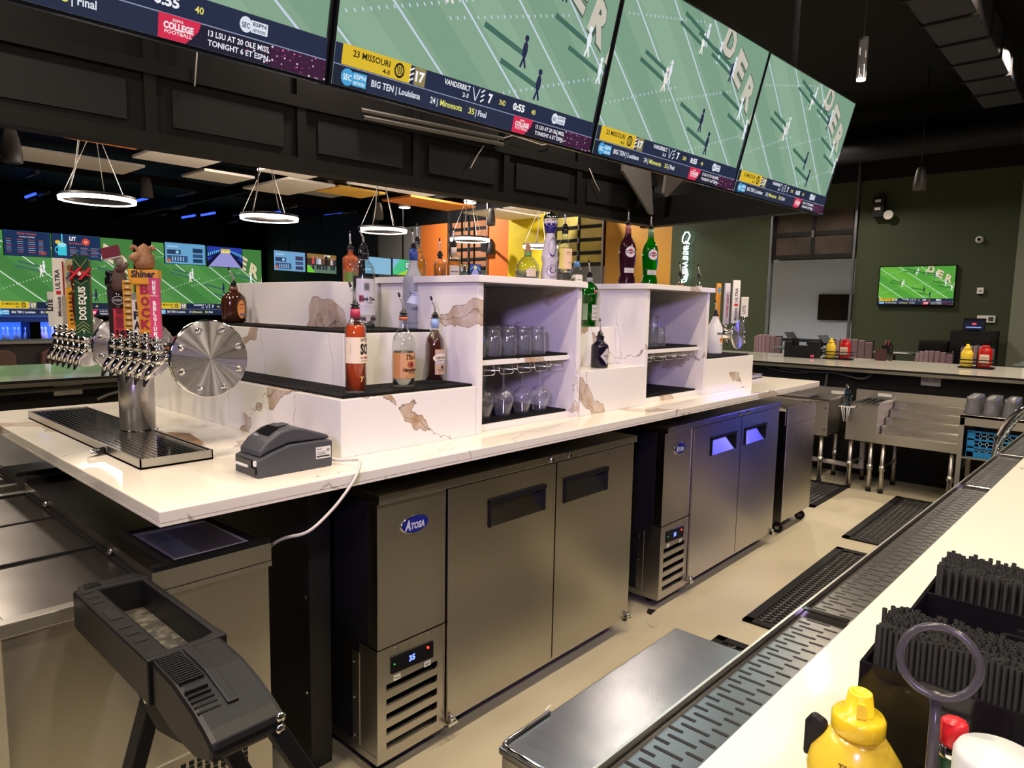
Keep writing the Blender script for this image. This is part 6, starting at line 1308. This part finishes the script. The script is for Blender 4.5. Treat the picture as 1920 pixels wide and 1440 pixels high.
build('pivot_bracket', M().prism([(1.415, .862), (1.17, .862), (1.19, .815), (1.30, .79), (1.40, .825)], gx, .452, .548), black, t, bev=.003)
build('bolt', M().lathe([(.008, 0), (.007, .004), (0, .005)], T=M4((.451, 1.345, .835), (0, -PI/2, 0)), seg=12), chrome, t)
# ================================================================ FAR BARS
def far_top(name, label, b, org): 
    o = build(name, box(*b), qz_far, bev=.004, org=org); tag(o, label, 'bar top'); return o
far_top('bar_counter', 'pale stone bar top crossing the picture at the far right, behind the sinks', (7.2, 8.75, -1.0, 5.25, 1.03, 1.07), (8, 3, 1.03))
far_top('bar_counter', 'pale stone bar top at the left behind the taps, in front of the lanes', (-3.9, 8.75, 5.25, 6.5, 1.03, 1.07), (2, 5.9, 1.03))
t = thing('bar_cladding', 'black wall under the bar at the far right, behind the sinks', 'bar wall', (7.5, 2, 0)); build('wall_body', box(7.3, 8.4, -1, 5.35, 0, 1.03), black, t); build('kick', box(7.28, 7.3, -1, 5.3, 0, .12), rubber, t)
t = thing('bar_cladding', 'black wall under the bar at the left, behind the taps', 'bar wall', (2, 5.6, 0)); build('wall_body', box(-3.9, 7.3, 5.36, 6.2, 0, 1.03), black, t)
alu = mat('rail_light', (.55, .52, .44), .3, 1)
for lb, b, hor in (('slotted rail let into the edge of the far right bar top', (7.17, 7.25, -1, 5.2), 0), ('slotted rail let into the edge of the left bar top', (-4, 7.15, 5.21, 5.29), 1)):
    t = thing('drip_rail', lb, 'rail', ((b[0]+b[1])/2, (b[2]+b[3])/2, 1.05), 'drip rails on the far bars')
    build('trough', M().box(*b, 1.028, 1.055), alu, t); m = M()
    if hor: m.box(b[0], b[1], b[2], b[2]+.012, 1.055, 1.073); [m.box(-3.9+i*.05, -3.87+i*.05, b[2]+.03, b[3]-.01, 1.055, 1.057) for i in range(220)]
    else: m.box(b[0], b[0]+.012, b[2], b[3], 1.055, 1.073); [m.box(b[0]+.03, b[1]-.01, -.9+i*.05, -.87+i*.05, 1.055, 1.057) for i in range(120)]
    build('slots', m, black, t, kind='stuff'); 
def outlet(label, o, u, w=.15, h=.085):
    o, u = Vector(o), Vector(u); v = Vector((0, 0, 1)); n = u.cross(v)
    t = thing('power_outlet', label, 'outlet', tuple(o), 'white power outlets under the bars'); f = lambda a, b, d: tuple(o+u*a+v*b+n*d)
    build('plate', M().prism([(-w/2, -h/2), (w/2, -h/2), (w/2, h/2), (-w/2, h/2)], f, 0, .008), white_pl, t, bev=.002)
    A = Art(w, h)
    for c in (-.25, .25):
        for dx, dy in ((-.012, .012), (.010, .012), (-.001, -.006)): A.rect(w*(.5+c)+dx, h/2+dy, w*(.5+c)+dx+.006, h/2+dy+.010, '#3a2f2a')
    decal('sockets', A, plane_fn(o-u*w/2-v*h/2+n*.008, u, v), t, .001)
outlet('white double outlet plate under the left bar, near the tap tower', (1.39, 5.36, .985), (1, 0, 0), .17, .08)
outlet('white double outlet plate under the right bar, behind the sinks', (7.3, 1.36, .985), (0, -1, 0), .16, .09)
hose_m = mat('grey_hose', (.09, .09, .09), .4)
def hose(label, pts, r=.012, mt=None, name='cable', grp=None): tag(build(name, M().tube(smooth(pts), r, 8), mt or hose_m, org=pts[0]), label, 'cable', grp)
hg2 = 'hoses hanging under the right bar top'
hose('dark hose looping under the right bar top', [(7.27, 2.75, 1.01), (7.26, 2.6, 1.0), (7.25, 2.35, .995), (7.25, 2.2, 1.0), (7.25, 2.0, .965), (7.25, 1.92, .965), (7.25, 1.87, .99), (7.26, 1.86, 1.02)], .012, grp=hg2)
hose('thin dark hose sagging beside the looping one under the right bar top', [(7.28, 2.9, 1.0), (7.27, 2.6, .965), (7.27, 2.35, 1.0), (7.27, 2.1, 1.01), (7.28, 1.95, 1.025)], .008, grp=hg2)
hose('dark hose dropping down the wall to the left sink', [(7.27, 2.27, 1.0), (7.26, 2.27, .95), (7.26, 2.28, .86), (7.27, 2.30, .8)], .014, grp=hg2)
hose('frayed cable bundle along the underside of the left bar edge', [(-.5, 5.33, .99), (.6, 5.33, .985), (1.1, 5.33, .99), (1.7, 5.33, .995), (2.0, 5.33, 1.0)], .016)
hose('grey pipe elbow hanging under the left bar, behind the tap column', [(1.72, 5.33, 1.0), (1.74, 5.32, .97), (1.70, 5.32, .95), (1.62, 5.32, .93), (1.55, 5.32, .90)], .012, alm)
# sinks and drainboards
def legs(t, pts, z):
    for x, y in pts:
        l = build('leg', M().cyl((x, y, .03), (x, y, z), .020, 14), steel_brush, t); build('collar', M().cyl((x, y, .20), (x, y, .25), .027, 14), steel_brush, l); build('foot', M().cyl((x, y, 0), (x, y, .035), .022, 14), rubber, l)
t = thing('bar_sink', 'stainless ice bin sink partly behind the island end', 'sink', (6.9, 2.5, 0), 'stainless sinks under the right bar')
build('basin', M().box(6.6, 6.615, 2.03, 3.1, .45, .785).box(6.615, 7.15, 2.03, 2.045, .45, .785).box(6.615, 7.15, 3.085, 3.1, .45, .785).box(6.6, 7.15, 2.03, 3.1, .45, .46).box(6.615, 7.15, 2.045, 3.085, .62, .63), steel_brush, t, bev=.002)
build('rim', M().box(6.585, 6.63, 2.02, 3.11, .785, .80).box(6.63, 7.15, 2.02, 2.05, .785, .80), chrome, t, bev=.003); build('backsplash', box(7.15, 7.17, 2.02, 3.11, .70, .865), steel_brush, t); build('cover', box(6.66, 7.14, 2.3, 3.08, .775, .79), steel_dark, t)
build('logo_plate', box(7.145, 7.15, 2.06, 2.18, .80, .83), white_pl, t); legs(t, [(6.66, 2.09), (7.08, 2.09), (6.66, 3.0)], .45)
for z in (.52, .72): build('rivet', M().cyl((6.598, 2.055, z), (6.594, 2.055, z), .007, 8), chrome, t)
t = thing('bar_sink', 'stainless sink with attached drainboard of wide steps, in the middle of the far wall', 'sink', (6.9, 1.5, 0), 'stainless sinks under the right bar')
build('basin', M().box(6.6, 6.615, 1.615, 1.87, .45, .79).box(6.615, 7.15, 1.615, 1.63, .45, .79).box(6.615, 7.15, 1.855, 1.87, .45, .79).box(6.6, 7.15, 1.615, 1.87, .45, .46), steel_brush, t, bev=.002)
build('rim', M().box(6.585, 6.63, 1.605, 1.88, .79, .803).box(6.63, 7.15, 1.605, 1.64, .79, .803), chrome, t, bev=.003)
for k in range(4): build('slide_bar', box(6.66, 7.14, 1.66+k*.05, 1.685+k*.05, .78, .792), black, t)
build('backsplash', box(7.15, 7.17, 1.0, 1.95, .55, .868), steel_brush, t)
build('drain_front', M().box(6.6, 6.615, 1.0, 1.615, .455, .54), steel_brush, t, bev=.002)
for k in range(4):
    x = 6.62+k*.13; z = .535+k*.062
    build('drain_step', M().box(x, x+.13, 1.005, 1.61, z-.02, z).box(x+.118, x+.13, 1.005, 1.61, z-.02, z+.06), steel, t, bev=.004)
build('logo_plate', box(7.143, 7.15, 1.64, 1.76, .815, .845), white_pl, t); legs(t, [(6.66, 1.83), (7.08, 1.83), (6.66, 1.66), (6.66, 1.56), (7.08, 1.56), (6.66, 1.04)], .455)
for y in (1.83, 1.56): build('crossbar', M().cyl((6.66, y, .23), (7.08, y, .23), .012, 8), steel_brush, t)
pvc = mat('pvc_white', (.55, .52, .47), .45)
hose('white plastic drain pipe with elbow running under the sinks', [(7.0, 3.0, .15), (7.0, 2.4, .15), (7.0, 1.86, .14), (7.0, 1.83, .16), (7.0, 1.82, .2), (7.0, 1.82, .46)], .024, pvc, 'drain_pipe')
t = thing('wire_basket', 'small white wire basket hooked on the sink front with a blue cup', 'basket', (6.55, 1.85, .7))
q = [(6.50, 1.91, .765), (6.50, 1.79, .765), (6.59, 1.79, .765), (6.59, 1.91, .765)]; build('rim_wire', M().tube(q, .006, 6, True), white_pl, t)
for a in (1.82, 1.84, 1.87, 1.89): build('hanging_wire', M().tube([(6.50, a, .765), (6.52, 1.855+(a-1.855)*.4, .63)], .004, 6), white_pl, t)
t = thing('plastic_cup', 'translucent blue plastic cup standing in the white wire basket', 'cup', (6.55, 1.85, .66)); build('wall', M().lathe([(.026, 0), (.042, .19), (.046, .20)], (6.55, 1.86, .665), 18, cap1=False), thin_glass('blue_plastic', (.10, .30, .48)), t); build('lid', M().lathe([(.03, 0), (.02, .05), (.018, .09)], (6.55, 1.86, .865), 12), MATS['blue_plastic'], t)
# rack stand with blue glass rack and smoked tumblers
t = thing('rack_stand', 'stainless open stand holding the blue rack, at the right edge', 'stand', (6.85, .6, 0))
build('top_frame', M().box(6.6, 7.12, .2, 1.0, .765, .79).box(6.6, 6.615, .2, 1.0, .70, .79), steel_brush, t, bev=.003); build('shelf', box(6.62, 7.12, .2, .985, .425, .44), steel_brush, t)
for x, y in ((6.6, .965), (7.09, .965), (6.6, .2), (7.09, .2)): build('post', box(x, x+.035, y, y+.035, 0, .765), steel_brush, t)
build('side_plate', box(6.64, 7.1, .985, .995, .3, .76), steel_brush, t)
t = thing('glass_rack', 'blue plastic dishwasher rack with honeycomb sides on the steel stand', 'rack', (6.87, .7, .44)); rb = mat('rack_blue', (.02, .24, .62), .4)
for b_ in ((6.645, 6.70, .89, .945), (6.645, 6.70, .40, .455), (7.05, 7.10, .89, .945)): build('corner_post', box(*b_, .44, .655), rb, t, bev=.004)
for z in (.44, .515, .58, .645): build('band', box(6.645, 6.66, .40, .945, z, z+(.045 if z == .44 else .014)), rb, t)
for z in (.515, .58, .645): build('band', box(6.66, 7.1, .93, .945, z, z+.014), rb, t)
m = M()
for r in range(3):
    z = (.485, .529, .594)[r]; h = (.03, .051, .051)[r]
    for k in range(9):
        y = .47+k*.048; m.tube([(6.652, y, z), (6.652, y+.012, z+h/2), (6.652, y, z+h)], .003, 4).tube([(6.652, y+.012, z+h/2), (6.652, y+.036, z+h/2)], .003, 4).tube([(6.652, y+.048, z), (6.652, y+.036, z+h/2), (6.652, y+.048, z+h)], .003, 4)
build('honeycomb', m, mat('rack_blue_light', (.25, .50, .72), .4), t, kind='stuff'); build('rack_floor', box(6.66, 7.1, .40, .93, .44, .45), rb, t)
cup = None
for j in range(3):
    for i in range(5):
        lb = 'smoked ribbed plastic tumbler upturned on the stand above the blue rack'
        if cup is None:
            cup = thing('plastic_tumbler', lb, 'tumbler', (0, 0, 0), 'smoked tumblers on the stand')
            build('wall', M().lathe([(.060, 0), (.060, .012), (.055, .03), (.045, .12), (.043, .148), (.0, .150)], seg=24, cap0=False, mod=lambda a, z: 1+.035*math.cos(10*a)), smoke, cup); build('inner', M().lathe([(.054, .002), (.040, .14), (0, .142)], seg=20, cap0=False), smoke, cup); c = cup
        else: c = copy(cup, (0, 0, 0), .2*i)
        c.location = (6.68+j*.128, .93-i*.128, .791)
hose('curved chrome spring faucet hose rising behind the near bar rail', [(4.2, .472, .55), (4.2, .47, .80), (4.2, .470, .90), (4.2, .464, .97), (4.2, .448, 1.03), (4.2, .425, 1.08), (4.2, .39, 1.125), (4.2, .35, 1.16), (4.2, .31, 1.18)], .016, chrome, 'faucet_hose')
m = M()
for k in range(34):
    f = k/33; y = .470-.006*f-.115*f*f; z = .86+.28*f; m.torus((0, 0, 0), .0165, .0022, M4((4.2, y, z), (-.9*f+.0, 0, 0)), 12, 5)
tag(build('spring_coil', m, chrome, org=(4.2, .47, .9), kind='stuff'), 'fine spring coil wrapped round the chrome faucet hose', 'spring')
# condiment caddies on the right bar
red = mat('ketchup_red', (.50, .012, .015), .2, coat=.3)
def caddy(label, x, y, which):
    t = thing('condiment_holder', label, 'holder', (x, y, ZB), 'black wire condiment holders on the right bar')
    for z in (.012, .05, .085): build('rim_wire', M().tube([(x-.07, y-.16, ZB+z), (x-.07, y+.13, ZB+z), (x+.08, y+.13, ZB+z), (x+.08, y-.16, ZB+z)], .006, 6, True), black, t)
    build('base', box(x-.07, x+.08, y-.16, y+.13, ZB, ZB+.008), black, t); build('post', M().cyl((x+.04, y-.01, ZB), (x+.04, y-.01, ZB+.24), .006, 8), black, t)
    k = mustard('yellow mustard bottle in the wire holder '+which, x-.01, y+.07, 1.30, PI/2*-1, False, 'mustard bottles on the right bar', ZB+.009)
    A = Art(.06, .06); A.ell(.03, .03, .026, .02, '#f0d84a').text('Yellow', .012, .028, .012, '#7a2a1a', w=.036); decal('label', A, plane_fn((x-.058, y+.10, ZB+.05), (0, -1, 0), (0, 0, 1)), k, .0005)
    b = thing('ketchup_bottle', 'red ketchup bottle with pale label in the wire holder '+which, 'bottle', (x, y-.08, ZB), 'ketchup bottles on the right bar')
    build('body', M().lathe([(.050, 0), (.054, .01), (.054, .10), (.052, .15), (.050, .185), (.038, .20), (.03, .205)], (x, y-.08, ZB+.009), 24, sx=.7, sy=1.1), red, b, bev=0)
    build('cap', M().lathe([(.034, .205), (.034, .225), (.028, .228)], (x, y-.08, ZB+.009), 20), red, b)
    A = Art(.08, .085); A.rect(0, 0, .08, .085, '#d8c8b8').text('KETCHUP', .01, .045, .014, '#8a2a22', w=.06).rect(.01, .03, .07, .034, '#8a7a6a').rect(.015, .02, .065, .023, '#8a7a6a'); decal('label', A, plane_fn((x-.041, y-.04, ZB+.06), (0, -1, 0), (0, 0, 1)), b, .0005)
caddy('black wire condiment holder next to the black napkin holder', 8.30, 2.50, 'next to the black napkin holder')
caddy('black wire condiment holder near the right edge of the picture', 8.20, 1.16, 'near the right edge')
t = thing('napkin_holder', 'black stepped acrylic napkin and straw holder on the right bar', 'holder', (8.25, 2.84, ZB))
for i, (a, b, h) in enumerate(((2.98, 3.07, .18), (2.80, 2.98, .14), (2.70, 2.80, .19))): build('bay', box(8.2, 8.36, a, b-.002, ZB, ZB+h), black, t)
build('tall_card', box(8.24, 8.26, 2.92, 3.0, ZB+.14, ZB+.22), black, t); build('pink_note', box(8.19, 8.2, 2.72, 2.76, ZB+.01, ZB+.04), mat('note_pink', (.7, .08, .2), .5), t)
t = thing('menu_stand', 'dark brown menu stand with sauce bottles beside the near ketchup holder', 'stand', (8.55, 2.12, ZB)); build('board', box(8.52, 8.56, 2.05, 2.16, ZB, ZB+.13), mat('menu_brown', (.06, .02, .02), .5), t); build('bottle', M().lathe([(.02, 0), (.02, .1), (.008, .13), (.008, .16)], (8.6, 2.02, ZB), 12), black_gloss, t)
# lane seats beyond the left bar
t = thing('lane_console', 'pale topped dark seating console between the left bar and the lanes', 'console', (3, 13, 0)); build('body', box(-2, 6.2, 12.9, 13.5, 0, .88), mat('console_dark', (.03, .027, .03), .5), t); build('ledge', box(-2, 6.2, 12.85, 13.55, .88, .92), mat('ledge_grey', (.30, .28, .27), .4), t)
bs = mat('seat_brown', (.12, .06, .045), .6)
for i, (a, b) in enumerate(((1.6, 2.65), (2.95, 3.7), (4.0, 4.8))):
    tag(build('seat_back', M().prism([(a, .5), (b, .5), (b-.02, .74), (b-.12, .80), (a+.12, .80), (a+.02, .74)], lambda u, v, d: (u, 12.85-d, v), 0, .12), bs, org=((a+b)/2, 12.8, .5), bev=.02), ('brown rounded seat back at the far left edge beyond the bar', 'brown rounded seat back second from the left beyond the bar', 'brown rounded seat back hidden mostly behind the taps')[i], 'seat', 'brown seat backs at the lane console')
